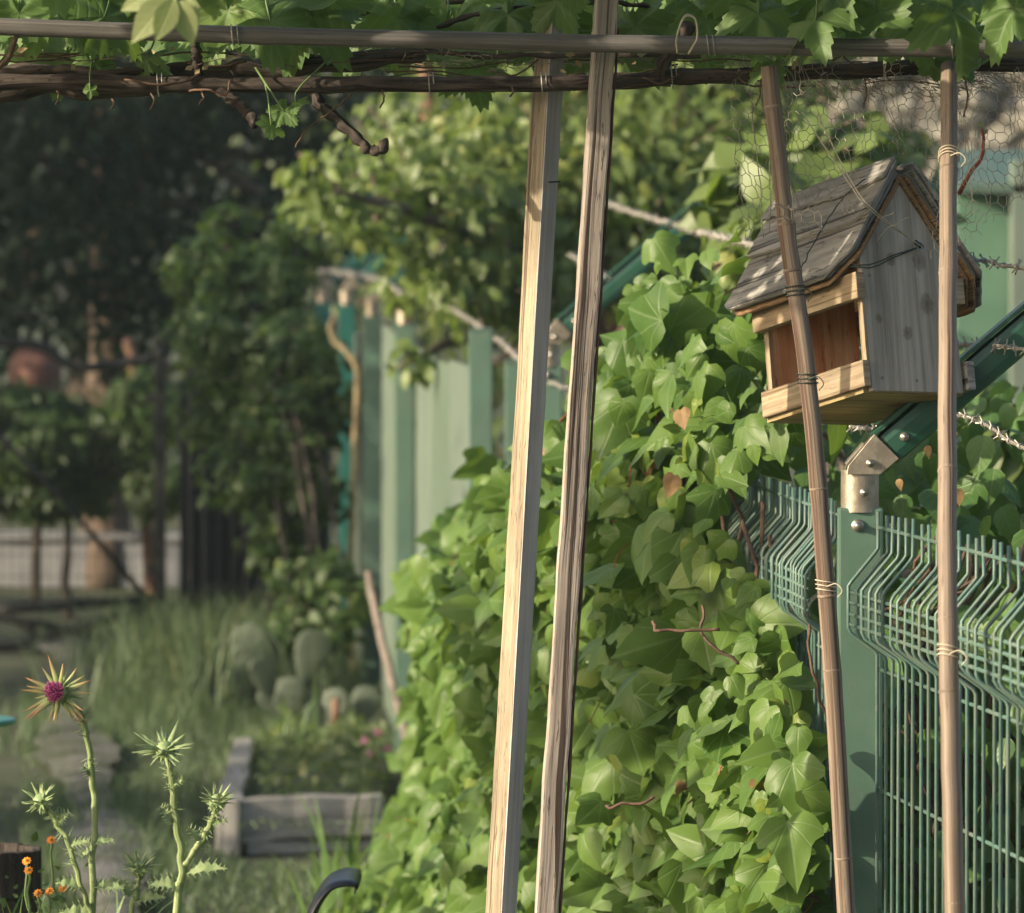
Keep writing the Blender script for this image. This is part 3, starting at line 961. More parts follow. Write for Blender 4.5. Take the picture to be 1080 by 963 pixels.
# lintels under the eaves
MB().box(H(-9, 95, 106), (B_, A_, C_), (103 * U, 5.5 * U, 14 * U), 0.0012, cuts=4, jitter=0.0006).build('lintel', M['rawwood'], house, smooth=False)
MB().box(H(121, 95, 104), (B_, A_, C_), (100 * U, 5 * U, 14 * U), 0.0012).build('lintel', M['rawwood'], house, smooth=False)
for (na, nh) in ((14, 8), (58, 6), (102, 9), (8, 118), (104, 112)):
    MB().lathe([(.0001, -.0012), (.0017, -.001), (.002, .0005)], H(na, -0.2, nh), 10, -B_).build('nail', M['black'], house)



def ragged(poly, step=9.0, amp=1.1):
    out = []
    for i, p in enumerate(poly):
        q = poly[(i + 1) % len(poly)]
        n = max(1, int(math.hypot(q[0] - p[0], q[1] - p[1]) / step))
        for k in range(n):
            f = k / n
            out.append((p[0] + (q[0] - p[0]) * f + random.uniform(-amp, amp), p[1] + (q[1] - p[1]) * f + random.uniform(-amp, amp)))
    return out


def roof_side(sign):
    """One pitched side: stacked thin boards, corners cut at the eave."""
    s_v = np.array((-57.0, -80.0)) if sign < 0 else np.array((60.0, -85.0))
    ln = np.linalg.norm(s_v)
    s_v = s_v / ln
    Sd = unit(A_ * s_v[0] + C_ * s_v[1])
    Nn = unit(np.cross(Sd, B_))
    if Nn[2] < 0:
        Nn = -Nn
    apex = H(59 if sign < 0 else 55, 0, 223)
    L = 137 if sign < 0 else 164
    r = None
    t0 = 0.0
    for k, (ext, fr, bk, th) in enumerate(((-3, 3, 216, 4.0), (5, 8, 221, 3.4), (0, 5, 217, 3.6), (4, 11, 224, 3.2))):
        e = L + ext - (2 if k == 2 else 0)
        cut = 30 + 6 * (k % 2)
        poly = [(0, -fr), (e - cut, -fr - 1), (e, -fr + cut * 0.9), (e + 1, bk * 0.45), (e - 1, bk - 14), (e - 10, bk), (0, bk)]
        m = MB().prism([(x * U, y * U) for x, y in ragged(poly, 9, .8)], th * U, apex + Nn * (t0 * U), (Sd, B_, Nn), 0.0005, 0.2 + 0.17 * k, 1, 0.0014)
        t0 += th + 1.0
        if k == 0:
            r = m.build('roof_slope', M['plyedge'], house, smooth=False)
        else:
            m.build('ply_layer', M['plyedge'] if k < 2 else M['roofwood'], r, smooth=False)
    # upper board lapped over the lower ones
    poly = [(-7, -14), (58, -15), (69, 8), (72, 60), (66, 110), (71, 150), (66, 226), (-6, 225)]
    MB().prism([(x * U, y * U) for x, y in ragged(poly, 8, 1.4)], 4.5 * U, apex + Nn * ((t0 + 0.6) * U), (Sd, B_, Nn), 0.0006, 0.9 if sign < 0 else 0.4, 1, 0.0016).build('lap_board', M['roofwood'], r, smooth=False)
    if sign < 0:
        poly = [(-9, -13), (20, -14), (24, 70), (17, 228), (-9, 227)]
        MB().prism([(x * U, y * U) for x, y in ragged(poly, 8, 1.2)], 3.5 * U, apex + Nn * ((t0 + 5.6) * U), (Sd, B_, Nn), 0.0006, 0.55, 1, 0.0009).build('lap_board', M['roofwood'], r, smooth=False)
    else:
        MB().box(apex + Nn * ((t0 + 9) * U) + Sd * 12 * U + B_ * 60 * U, (B_, Sd, Nn), (62 * U, 10 * U, 4 * U), 0.001, jitter=0.0008).build('ridge_batten', M['bark_edge'], r, smooth=False)


roof_side(-1)
roof_side(1)
# screw eye and hanging wires
eye = H(72, -2.5, 150)
m = MB()
ring = [eye - B_ * 5 * U + (A_ * math.cos(t) + C_ * math.sin(t)) * 4.2 * U for t in np.linspace(0, 2 * PI, 18)]
m.tube(ring, 0.0014, 6)
m.tube([eye - B_ * 5 * U - C_ * 4 * U, eye + B_ * 3 * U], 0.0013, 6)
m.build('screw_eye', M['bolt'], house)
m = MB()
for o in (0, 2.2):
    m.tube(path([eye - B_ * 5 * U, H(40, -7, 138 + o), H(10, -7, 126 + o * 1.5), H(-6, -3, 126 + o), H(-14, 16, 130 + o)], 24, 0.0006, 3 + o), 0.0010, 5)
th = np.linspace(0, 9 * PI, 50)
m.tube([eye - B_ * 5 * U + (A_ * -2 + C_ * 1.5) * U * (t / 9) + (C_ * math.cos(t) + B_ * math.sin(t)) * 2.4 * U for t in th], 0.0009, 5)
m.build('hanging_wire', M['darkwire'], house)
m = MB()
for (p, q) in ((P(845, 118, 7.52), 0), (P(862, 120, 7.53), 1)):
    m.tube(path([p, P(893 + q * 4, 190, 7.52), P(918 + q * 4, 222, 7.52), eye - B_ * 6 * U], 26, 0.001, q + 11), 0.00085, 5)
m.build('hanging_wire', M['tiewire'], house)
m = MB()
m.tube(path([P(913, 188, 7.60), P(890, 208, 7.575), P(868, 240, 7.56), P(852, 268, 7.55), P(846, 282, 7.53)], 40, 0.0025, 4), 0.0009, 5)
m.build('hanging_wire', M['darkwire'], house)


# ------------------------------------------------------------------ upright canes
def cane(pts, rad, nodes, label, mat, ties=(), seed=0, n=60):
    pp = path(pts, n, 0.0012, seed)
    base = pp[-1] if pp[-1][2] < pp[0][2] else pp[0]
    t = thing('bamboo_cane', label, 'bamboo cane', base, 'upright bamboo canes by the bird house')
    zs = pp[:, 2]
    rr = []
    for i in range(n):
        r = rad * (1 + 0.10 * (pp[0][2] - zs[i]))
        k = min((abs(zs[i] - zn) for zn in nodes), default=1)
        r *= 1 + 0.11 * math.exp(-(k / 0.008) ** 2)
        rr.append(r)
    MB().tube(pp, rr, 16, rnd=0.2 + 0.3 * seed).build('culm', M[mat], t)
    for zn in nodes:
        m = MB()
        i = int(np.argmin(abs(zs - zn)))
        i = max(1, min(n - 2, i))
        dv = unit(pp[i + 1] - pp[i - 1])
        f = (zn - pp[i][2]) / dv[2]
        c = pp[i] + dv * f
        m.tube([c - dv * 0.0022, c - dv * 0.001, c + dv * 0.001, c + dv * 0.0022], [rad * 1.07, rad * 1.15, rad * 1.15, rad * 1.07], 16)
        m.build('node_ring', M['node'], t)
    for (py, mt, tilt) in ties:
        i = int(np.argmin([abs(p[2] - P(0, py, p[1])[2]) for p in pp]))
        i = max(1, min(n - 2, i))
        dv = unit(pp[i + 1] - pp[i - 1])
        u = unit(np.cross(dv, YF))
        w_ = np.cross(dv, u)
        m = MB()
        th = np.linspace(0, 5.6 * PI, 60)
        m.tube([pp[i] + dv * (0.0009 * t_ - 0.008) + (u * math.cos(t_) + w_ * math.sin(t_)) * rad * 1.22 + dv * math.cos(t_) * tilt for t_ in th], 0.0009, 5)
        e = pp[i] - YF * rad * 1.3
        m.tube(path([e, e + np.array((0.012, -0.004, 0.004)), e + np.array((0.02, -0.006, -0.005)), e + np.array((0.014, -0.005, -0.014))], 14), 0.0008, 5)
        m.build('tie', M[mt], t)
    return t


DC = 7.50
zat = lambda py: P(0, py, DC)[2]
cane([P(811, 70, DC), P(829, 235, DC), P(853, 410, DC - .01), P(874, 650, DC - .01), P(893, 963, DC), P(918, 1420, DC)], 0.0110, [zat(y) for y in (112, 236, 285, 515, 628, 706, 905, 1100, 1300)],
     'tilted bamboo cane left of the bird house', 'bamboo', ((310, 'darkwire', 0.002), (397, 'darkwire', 0.003), (620, 'tiewire', 0.004)), 1)
DC = 6.84
cane([P(1001, 70, 7.5), P(1000, 300, 7.22), P(999, 560, 6.92), P(1002, 760, DC), P(1007, 963, 6.80), P(1016, 1420, 6.8)], 0.0110, [zat(y) for y in (175, 290, 502, 655, 730, 948, 1150, 1330)],
     'straight bamboo cane in front of the bird house gable', 'bamboo', ((172, 'tiewire', 0.001), (690, 'tiewire', 0.004)), 2)

# ------------------------------------------------------------------ two leaning wooden poles


def sqpole(name, p0, p1, az, hx, hy, mat, label, cat, jitter, bevel, cuts=30):
    ax = unit(p1 - p0)
    n = np.array((math.sin(az), -math.cos(az), 0))
    n = unit(n - ax * np.dot(n, ax))
    sd = np.cross(ax, n)
    c = (p0 + p1) / 2
    ln = np.linalg.norm(p1 - p0) / 2
    return MB().box(c, (ax, sd, n), (ln, hx, hy), bevel, 0.4, jitter, cuts)


def ext(pa, pb, f):
    return pa + (pb - pa) * f


b0, t0_ = P(528, 963, 7.63), P(577.5, 90, 7.66)
foot = ext(t0_, b0, 1.0 + (b0[2] / (t0_[2] - b0[2])))
t = thing('wooden_pole', 'pale square pole with sunlit left face leaning under the vine beams', 'wooden pole', foot, 'leaning wooden poles')
m = sqpole('x', foot, ext(b0, t0_, 1.14), math.radians(-46), 0.0146, 0.0146, None, None, None, 0.0012, 0.0016, 60)
m.build('shaft', M['lath'], t, smooth=False)
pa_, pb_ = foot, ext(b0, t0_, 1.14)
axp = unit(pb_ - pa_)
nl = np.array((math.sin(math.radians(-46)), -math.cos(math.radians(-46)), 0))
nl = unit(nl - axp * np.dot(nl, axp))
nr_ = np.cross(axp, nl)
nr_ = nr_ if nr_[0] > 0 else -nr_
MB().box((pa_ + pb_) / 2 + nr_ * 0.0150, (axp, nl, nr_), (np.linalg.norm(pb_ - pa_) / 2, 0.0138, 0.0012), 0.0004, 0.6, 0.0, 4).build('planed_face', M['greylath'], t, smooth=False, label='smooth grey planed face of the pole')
c_ = P(580, 192, 7.655)
MB().box(c_ + np.array((0.0055, -0.0205, 0)), (unit(np.array((0.7, 0.72, 0.05))), unit(np.array((-.72, .7, 0))), ZUP), (0.011, 0.0012, 0.0011)).build('notch', M['black'], t)
b0, t0_ = P(576, 963, 7.545), P(640, 0, 7.55)
foot = ext(t0_, b0, 1.0 + (b0[2] / (t0_[2] - b0[2])))
t = thing('wooden_pole', 'darker cracked weathered pole, right of the two leaning poles', 'wooden pole', foot, 'leaning wooden poles')
m = sqpole('x', foot, ext(b0, t0_, 1.03), math.radians(9), 0.0150, 0.010, None, None, None, 0.0018, 0.0032, 70)
m.build('shaft', M['batten'], t, smooth=False)
ax = unit(t0_ - b0)
bk = MB()
pb = []
for i in range(60):
    f = i / 59
    pb.append(lerp(P(590.5, 963, 7.548), P(652, 30, 7.552), f) + np.array((0.0012 * mnoise.noise(Vector((i * 0.4, 1, 1))), 0, 0)))
bk.tube(pb, [0.0019 + 0.0014 * mnoise.noise(Vector((i * 0.45, 5, 0))) for i in range(60)], 6, flat=1.6)
bk.build('bark_strip', M['bark_edge'], t)


# ------------------------------------------------------------------ vine pergola
def beam(pts, rad, label, mat, nodes, name='bamboo_pole', cat='bamboo pole', seed=0, wob=0.001, bumps=0.0):
    pp = path(pts, 110, wob, seed)
    t = thing(name, label, cat, pp[len(pp) // 2])
    rr = []
    for i in range(len(pp)):
        r = rad[0] + (rad[1] - rad[0]) * i / (len(pp) - 1)
        for nx in nodes:
            r *= 1 + 0.10 * math.exp(-((pp[i][0] - nx) / 0.007) ** 2)
        r *= 1 + bumps * mnoise.noise(Vector((i * 0.35, seed, 0)))
        rr.append(r)
    MB().tube(pp, rr, 14, rnd=0.3).build('culm' if 'bamboo' in name else 'stem', M[mat], t)
    return t, pp


tb, ppb = beam([P(-420, 2, 7.42), P(0, 28, 7.45), P(300, 38, 7.46), P(600, 45, 7.47), P(850, 49, 7.47), P(1080, 52, 7.47), P(1500, 58, 7.48)], (0.0112, 0.0122), 'thick upper bamboo pole running across under the vine leaves', 'bamboo_grey',
               [P(x, 0, 7.46)[0] for x in (40, 280, 505, 760, 985)], seed=1)
for px in (240, 752, 1003):
    m = MB()
    i = int(np.argmin(abs(ppb[:, 0] - P(px, 0, 7.46)[0])))
    th = np.linspace(0, 4 * PI, 30)
    m.tube([ppb[i] + np.array((0.0012 * t_ - 0.006, math.cos(t_) * 0.0135, math.sin(t_) * 0.0135)) for t_ in th], 0.0009, 5)
    m.build('tie', M['wire'], tb)
tb, ppl = beam([P(-420, 100, 7.60), P(0, 88, 7.60), P(200, 88, 7.59), P(420, 89, 7.585), P(620, 87, 7.585), P(760, 80, 7.59), P(900, 75, 7.60), P(1080, 66, 7.6), P(1500, 55, 7.6)], (0.0112, 0.0100), 'lower dark crooked beam, a woody vine tied under the bamboo pole', 'vinebark', [], 'vine_beam', 'vine beam', 3, 0.004, 0.28)
for px in (170, 456, 570, 710, 838):
    m = MB()
    i = int(np.argmin(abs(ppl[:, 0] - P(px, 0, 7.6)[0])))
    th = np.linspace(0, 3 * PI, 24)
    m.tube([ppl[i] + np.array((0.001 * t_ - 0.004, math.cos(t_) * 0.0145, math.sin(t_) * 0.0155)) for t_ in th], 0.0009, 5)
    m.build('tie', M['wire'], tb)
# loop of stripped bark holding both at px 722
t = thing('cord_loop', 'pale cord loop hanging the crooked stub on the upper bamboo pole', 'cord', P(722, 42, 7.44))
m = MB()
for o in (0, 0.004):
    m.tube(path([P(714, 56, 7.455), P(714, 38, 7.44), P(722, 17 + o * 300, 7.44), P(733, 20, 7.445), P(735, 40, 7.44), P(726, 57, 7.455)], 30, 0.0005, 2), 0.0013, 6)
m.build('cord', M['tiewire'], t)
m = MB()
m.tube(path([P(727, 26, 7.50), P(715, 48, 7.52), P(702, 62, 7.55), P(696, 80, 7.58)], 22, 0.001, 3), [0.0085 + 0.002 * math.sin(i * 1.3) for i in range(22)], 10)
m.build('stub', M['vinebark'], t)

# grapevine itself: arms, stub, leaves, tendrils
vine = thing('grapevine', 'grapevine with broad lobed leaves spread over the bamboo beams', 'grapevine', P(-60, 1000, 7.7) * (1, 1, 0))
m = MB()
pt = path([P(-260, 1530, 7.8), P(-230, 1000, 7.8), P(-210, 500, 7.75), P(-150, 180, 7.7), P(0, 92, 7.66), P(110, 88, 7.64), P(210, 83, 7.63), P(300, 72, 7.64), P(420, 60, 7.65), P(445, 58, 7.65)], 90, 0.006, 4)
m.tube(pt, np.linspace(0.035, 0.009, 90) * (1 + 0.15 * np.sin(np.arange(90) * 1.1)), 10)
m.build('trunk', M['vinebark'], vine)
for (pts, r0, r1, sd) in (
        ([P(205, 88, 7.62), P(238, 100, 7.58), P(258, 118, 7.56), P(272, 130, 7.55)], 0.0065, 0.0075, 5),
        ([P(333, 92, 7.6), P(338, 110, 7.58), P(358, 128, 7.56), P(380, 148, 7.55), P(392, 158, 7.55), P(404, 157, 7.54), P(406, 147, 7.54)], 0.0085, 0.0062, 6),
        ([P(420, 45, 7.7), P(500, 58, 7.66), P(620, 57, 7.63), P(760, 60, 7.62)], 0.0045, 0.003, 8),
        ([P(240, 40, 7.75), P(320, 25, 7.78), P(420, 8, 7.8), P(540, -5, 7.8)], 0.0055, 0.004, 9),
        ([P(460, 30, 7.75), P(520, 12, 7.72), P(640, 2, 7.7), P(700, 12, 7.7)], 0.004, 0.003, 10),
        ([P(0, 78, 7.62), P(60, 74, 7.62), P(130, 76, 7.6), P(200, 68, 7.62)], 0.006, 0.005, 12),
        ([P(205, 30, 7.55), P(208, 55, 7.56), P(212, 86, 7.6)], 0.006, 0.007, 13)):
    m = MB()
    pp = path(pts, 34, 0.004, sd)
    m.tube(pp, np.linspace(r0, r1, 34) * (1 + 0.22 * np.sin(np.arange(34) * 1.7 + sd)), 9)
    m.build('branch', M['vinebark'], vine)
# thin fraying fibres and tendrils along the beams
m = MB()
for k in range(60):
    x = random.uniform(-60, 960)
    y = random.uniform(55, 92)
    d = random.uniform(7.54, 7.68)
    L = random.uniform(20, 150)
    m.tube(path([P(x, y, d), P(x + L * .5, y - random.uniform(-6, 10), d), P(x + L, y - random.uniform(-8, 12), d + 0.02)], 10, 0.003, k), random.uniform(0.0005, 0.0014), 4)
for (x, y, l) in ((160, 98, 18), (118, 104, 12), (403, 96, 18), (540, 92, 10), (912, 82, 32), (800, 72, 40), (212, 96, 15), (60, 96, 14), (1018, 84, 40)):
    m.tube(path([P(x, y, 7.57), P(x + 2, y + l * .5, 7.56), P(x - 2, y + l, 7.56)], 8, 0.002, x), 0.0013, 5)
m.tube(path([P(200, 95, 7.57), P(222, 95, 7.55), P(238, 100, 7.55), P(243, 85, 7.55)], 16, 0.002, 4), 0.0016, 6)
m.tube(path([P(372, 98, 7.56), P(350, 118, 7.55), P(325, 135, 7.55), P(310, 155, 7.55)], 16, 0.004, 7), 0.0012, 6)
m.tube(path([P(0, 70, 7.5), P(10, 60, 7.48), P(16, 42, 7.46), P(19, 36, 7.45)], 12, 0.002, 4), 0.0035, 6)
tag(m.build('tendrils', M['twig'], vine), kind='stuff')
m = MB()
rs = np.random.default_rng(5)
pos, tip, siz = [], [], []
for px, py, d, s_ in ((925, 14, 7.50, .14), (860, 22, 7.46, .12), (1005, 12, 7.44, .16), (1050, 30, 7.5, .12), (960, 32, 7.55, .11), (800, 15, 7.54, .12), (745, 22, 7.62, .13), (690, 30, 7.7, .12), (655, 18, 7.75, .13),
                      (585, 22, 7.75, .12), (500, 75, 7.72, .115), (470, 30, 7.75, .14), (420, 20, 7.72, .14), (380, 35, 7.8, .12), (330, 18, 7.6, .15), (285, 22, 7.55, .15), (240, 12, 7.6, .13), (200, 15, 7.65, .13),
                      (110, 18, 7.55, .15), (60, 12, 7.6, .14), (20, 15, 7.55, .13), (70, 62, 7.68, .11), (35, 60, 7.7, .1), (120, 58, 7.7, .1), (100, 66, 7.66, .08), (1010, 66, 7.56, .07), (1035, 68, 7.55, .05),
                      (815, 66, 7.56, .07), (835, 60, 7.6, .06), (300, 118, 7.54, .055), (286, 132, 7.53, .05), (312, 108, 7.55, .045), (155, 62, 7.6, .07), (95, 95, 7.56, .025), (615, 55, 7.7, .09), (560, 50, 7.72, .08), (535, 15, 7.7, .12),
                      (985, 68, 7.57, .05), (1070, 8, 7.4, .14), (880, -5, 7.5, .13), (760, 0, 7.7, .12), (150, -5, 7.6, .14), (360, -8, 7.6, .14), (620, -5, 7.8, .12)):
    pos.append(P(px, py, d))
    siz.append(s_ * 0.88)
for k in range(80):
    pos.append(P(rs.uniform(-40, 1120), rs.uniform(-25, 34), rs.uniform(7.62, 8.3)))
    siz.append(rs.uniform(.09, .14))
for k in range(190):            # the rest of the canopy, over and beside the picture
    px = rs.uniform(-260, 1250)
    py = rs.uniform(-330, -45)
    pos.append(P(px, py, rs.uniform(6.9, 7.65)))
    siz.append(rs.uniform(.10, .16))
pos, siz = np.array(pos), np.array(siz)
n = len(pos)
nrm = unit(np.tile((-0.15, -0.75, 0.55), (n, 1)) + rs.normal(0, 0.35, (n, 3)))
tip = np.tile((0.0, -0.2, -1.0), (n, 1)) + rs.normal(0, 0.45, (n, 3))
scatter(m, GRAPE_T, pos, nrm, tip, siz, rs.uniform(0.1, 0.95, n))
m.build('leaves', M['grape'], vine)
m = MB()
for k in range(n):
    e = pos[k] + np.array((rs.normal(0, .02), 0.04, 0.06))
    m.tube(path([pos[k], (pos[k] + e) / 2 + rs.normal(0, .008, 3), e], 6), 0.0014, 5)
tag(m.build('leaf_stalks', M['plantstem'], vine), kind='stuff')

# dry leaf scraps caught in the beams
m = MB()
n = 46
pos = np.array([P(random.choice([random.uniform(0, 260), random.uniform(0, 480), random.uniform(560, 1000)]), random.uniform(46, 82), random.uniform(7.53, 7.66)) for _ in range(n)])
scatter(m, SIMPLE_T, pos, rnd3(n), rnd3(n), RNG.uniform(0.008, 0.022, n), RNG.uniform(0, 1, n))
tag(m.build('dry_leaf_scraps', M['straw'], vine), kind='stuff')

# soft shoot close to the lens
shoot = thing('vine_shoot', 'pale blurred young vine shoot hanging nearest at the top left', 'vine shoot', P(178, -60, 6.1), None)
m = MB()
m.tube(path([P(150, -420, 6.6), P(170, -150, 6.2), P(176, -60, 6.1), P(186, -8, 6.08), P(184, 8, 6.08)], 20, 0.003, 2), 0.0022, 7)
m.build('stem', M['plantstem'], shoot)
m = MB()
bpos = np.array([P(182, -4, 6.08), P(184, -2, 6.07), P(190, 0, 6.07), P(170, -12, 6.09), P(196, -4, 6.08)])
btip = np.array([(-0.048, -0.01, -0.055), (-0.020, -0.02, -0.05), (0.012, -0.01, -0.05), (-0.055, 0, -0.026), (0.02, 0.01, -0.05)])
bn = np.tile((0.05, -1.0, 0.25), (5, 1)) + rnd3(5, 0.15)
scatter(m, OVAL_T, bpos, bn, btip, np.array((.066, .05, .05, .05, .035)), np.array((.6, .5, .7, .4, .8)))
m.build('leaves', M['youngleaf'], shoot)

# ------------------------------------------------------------------ chicken wire
net = thing('chicken_wire', 'torn rusty chicken wire netting drooping from the beam over the bird house', 'wire netting', P(930, 80, 7.6))


def hexnet(mb, fn, cols, rows, cw, ch, keep, r=0.00055):
    """Hexagonal netting on a sheet: fn(u, v) gives the 3D point."""
    seen = set()

    def edge(a, b):
        key = (round(a[0], 4), round(a[1], 4), round(b[0], 4), round(b[1], 4))
        if key in seen or not keep((a[0] + b[0]) / 2, (a[1] + b[1]) / 2):
            return
        seen.add(key)
        mid = ((a[0] + b[0]) / 2, (a[1] + b[1]) / 2)
        mb.tube([fn(*a), fn(*mid), fn(*b)], r, 4, caps=False)
    for j in range(rows):
        for i in range(cols):
            x = i * cw + (cw / 2 if j % 2 else 0)
            y = j * ch * 0.75
            top, tr, br, bt = (x, y - ch / 2), (x + cw / 2, y - ch / 4), (x + cw / 2, y + ch / 4), (x, y + ch / 2)
            tl = (x - cw / 2, y - ch / 4)
            edge(tr, br)
            edge(tl, top)
            edge(top, tr)


def sheet(u, v):
    """u along the beam in px from 780, v downwards in px from the beam."""
    x = 780 + u
    fold = mnoise.noise(Vector((u * 0.03, v * 0.012, 1.5)))
    fine = mnoise.noise(Vector((u * 0.11, v * 0.05, 7.5)))
    y = 72 + v + 10 * fold + 4 * fine + 0.02 * u
    return P(x + 16 * fold + 8 * fine, y, 7.585 + 0.06 * fold - 0.0004 * v)


def keep_main(u, v):
    x = 780 + u
    lim = 175 if x < 800 else 150 if x < 900 else 95 if x < 985 else 190
    if x > 1005:
        lim = 205 - (x - 1005) * 1.2
    lim += 26 * mnoise.noise(Vector((u * 0.06, 3, 0)))
    if 985 > x > 905 and v > 60:
        return mnoise.noise(Vector((u * 0.05, v * 0.05, 9))) > -0.1 and v < lim
    return v < lim


m = MB()
hexnet(m, sheet, 44, 20, 6.8, 14.5, keep_main, 0.00045)
# second crumpled layer gathered under the beam


def sheet2(u, v):
    fold = mnoise.noise(Vector((u * 0.05, v * 0.05, 21.5)))
    fine = mnoise.noise(Vector((u * 0.13, v * 0.15, 27.5)))
    return P(800 + u + 12 * fine, 70 + v * 0.45 + 9 * fold + 6 * fine, 7.63 + 0.03 * fold)


hexnet(m, sheet2, 34, 7, 9, 15, lambda u, v: True)


def sheet3(u, v):
    fold = mnoise.noise(Vector((u * 0.02, v * 0.05, 41.5)))
    fine = mnoise.noise(Vector((u * 0.09, v * 0.12, 47.5)))
    return P(380 + u + 10 * fine, 52 + v * 0.30 + 8 * fold + 5 * fine, 7.66 + 0.04 * fold)


hexnet(m, sheet3, 36, 7, 12, 14, lambda u, v: mnoise.noise(Vector((u * 0.02, v * 0.1, 3))) > -0.25)
# curled frayed edge across the near cane and over the roof


def sheet4(u, v):
    a = v * 0.16
    return P(820 + u + 4 * math.sin(u * 0.2), 222 + 0.2 * u + 9 * math.sin(a) + 4 * mnoise.noise(Vector((u * 0.1, v * 0.1, 5))), 7.478 + 0.012 * math.cos(a))


hexnet(m, sheet4, 6, 4, 8, 12, lambda u, v: True, 0.0006)
m.build('netting', M['netwire'], net)
for (x0, y0, x1, y1) in ((790, 85, 806, 250), (803, 100, 812, 245), (1010, 90, 1018, 150), (832, 250, 868, 242), (930, 230, 945, 222), (925, 255, 960, 228)):
    m = MB()
    m.tube(path([P(x0, y0, 7.57), P((x0 + x1) / 2 + random.uniform(-6, 6), (y0 + y1) / 2, 7.55), P(x1, y1, 7.55)], 16, 0.003, x0), 0.0007, 4)
    m.build('loose_strand', M['netwire'], net)

# red-tipped young shoot beyond the netting
t = thing('red_shoot', 'red and yellow young shoot curling beside the right cane', 'shoot', P(1015, 195, 7.9))
m = MB()
m.tube(path([P(1012, 205, 7.9), P(1022, 185, 7.88), P(1034, 168, 7.88), P(1038, 150, 7.88), P(1036, 134, 7.88)], 20, 0.002, 1), np.linspace(0.0035, 0.002, 20), 7)
m.build('stem', M['redtwig'], t)
m = MB()
scatter(m, OVAL_T, np.array([P(1036, 136, 7.88), P(1037, 142, 7.88)]), np.tile((0, -1, .3), (2, 1)), np.array([(-.2, 0, .8), (.4, 0, .6)]), np.array((.014, .012)), np.array((.9, .9)))
m.build('leaves', M['youngleaf'], t)

# ------------------------------------------------------------------ ivy over the fence
ivy = thing('ivy', 'thick bank of lobed green ivy smothering the fence', 'ivy', (fx(10) - 0.1, 10, 0))


def ivy_top(d):
    return np.interp(d, [7.6, 7.95, 8.3, 8.9, 9.6, 10.4, 11.5, 12.6, 13.6, 14.4], [0.90, 1.03, 1.30, 1.57, 1.42, 1.21, 1.12, 1.04, 0.93, 0.72])


def ivy_w(d, z):
    near = np.interp(d, [7.6, 8.0, 8.6, 9.4, 10.5, 12.0, 13.6], [0.02, 0.05, 0.14, 0.22, 0.25, 0.20, 0.15])
    top = ivy_top(d)
    f = np.clip(z / top, 0, 1)
    return near * np.interp(f, [0, 0.18, 0.35, 0.55, 0.8, 1.0], [1.95, 1.45, 1.02, 0.92, 1.05, 0.45])


def proj(p):
    q = p - CAM
    dep = q @ FW
    return 540 + FPX * (q @ RT) / dep, 481.5 - FPX * (q @ UP) / dep


def ivy_clear(p):
    """True where the mesh panel and the near post stay free of leaves."""
    u, v = proj(p)
    lim = np.interp(v, [300, 470, 480, 545, 600, 650, 710, 963], [1000, 890, 774, 756, 784, 820, 846, 850])
    return (u < lim) | (p[:, 1] > 9.9)


def ivy_pts(n, lo=7.62, hi=14.0, jit=0.05):
    d = RNG.uniform(lo, hi, n)
    zmin = np.clip(1.6 - 0.128 * d - 0.10, 0.02, 2)
    z = zmin + (ivy_top(d) * (1 + 0.07 * fnoise(d * 3.1, d * 0, d * 0 + 4) + 0.05 * RNG.normal(0, 1, n) * (RNG.uniform(0, 1, n) < .25)) - zmin) * RNG.uniform(0, 1, n) ** 0.95
    wv = ivy_w(d, z)
    wv = wv * (1 + 0.32 * fnoise(d * 2.6, z * 3.2, d * 0)) + RNG.normal(0, jit, n) * 0.6
    x = np.array([fx(q) for q in d]) - 0.03 - wv
    p = np.stack([x, d, z], 1)
    ok = ivy_clear(p)
    return p[ok], d[ok], z[ok]


m = MB()
pos, d, z = ivy_pts(8200)
n = len(pos)
lean = RNG.normal(0, 0.36, (n, 3))
nrm = np.tile((-0.40, -0.66, 0.40), (n, 1)) + lean * 1.5
tip = np.tile((-0.12, -0.22, -1.0), (n, 1)) + RNG.normal(0, 0.72, (n, 3))
size = np.clip(RNG.lognormal(math.log(0.052), 0.40, n), 0.020, 0.105)
r = np.clip(0.5 + 0.38 * fnoise(pos[:, 0], pos[:, 1], pos[:, 2], 6.0) + RNG.normal(0, 0.20, n), 0, 1)
scatter(m, IVY_T, pos, nrm, tip, size, r)
# a skirt down to the soil, below the picture
pos2 = np.stack([RNG.uniform(0, 1, 900), RNG.uniform(7.7, 11, 900), RNG.uniform(0, 0.55, 900)], 1)
pos2[:, 0] = np.array([fx(q) for q in pos2[:, 1]]) - 0.05 - RNG.uniform(0.1, 0.36, 900)
scatter(m, IVY_T, pos2, np.tile((-0.6, -0.5, 0.4), (900, 1)) + rnd3(900, .35), np.tile((-.1, -.2, -1), (900, 1)) + rnd3(900, .4), RNG.uniform(.04, .08, 900), RNG.uniform(0, 1, 900))
m.build('leaves', M['ivy'], ivy)
m = MB()
for k in range(420):
    i = int(RNG.integers(0, n))
    e = pos[i] + np.array((0.03, 0.04, 0.03)) + RNG.normal(0, 0.012, 3)
    m.tube(path([pos[i], (pos[i] + e) / 2 + RNG.normal(0, .006, 3), e], 6), 0.0011, 4)
tag(m.build('leaf_stalks', M['redtwig'], ivy), kind='stuff')
m = MB()
for k in range(46):
    d0 = RNG.uniform(7.8, 13)
    pts = []
    for q in range(5):
        dd = d0 + q * 0.12
        zz = 0.05 + q * 0.3 * ivy_top(dd) / 1.4
        pts.append((fx(dd) - 0.02 - ivy_w(dd, zz) * 0.75, dd, zz))
    m.tube(path(pts, 24, 0.05, k), 0.0035, 5)
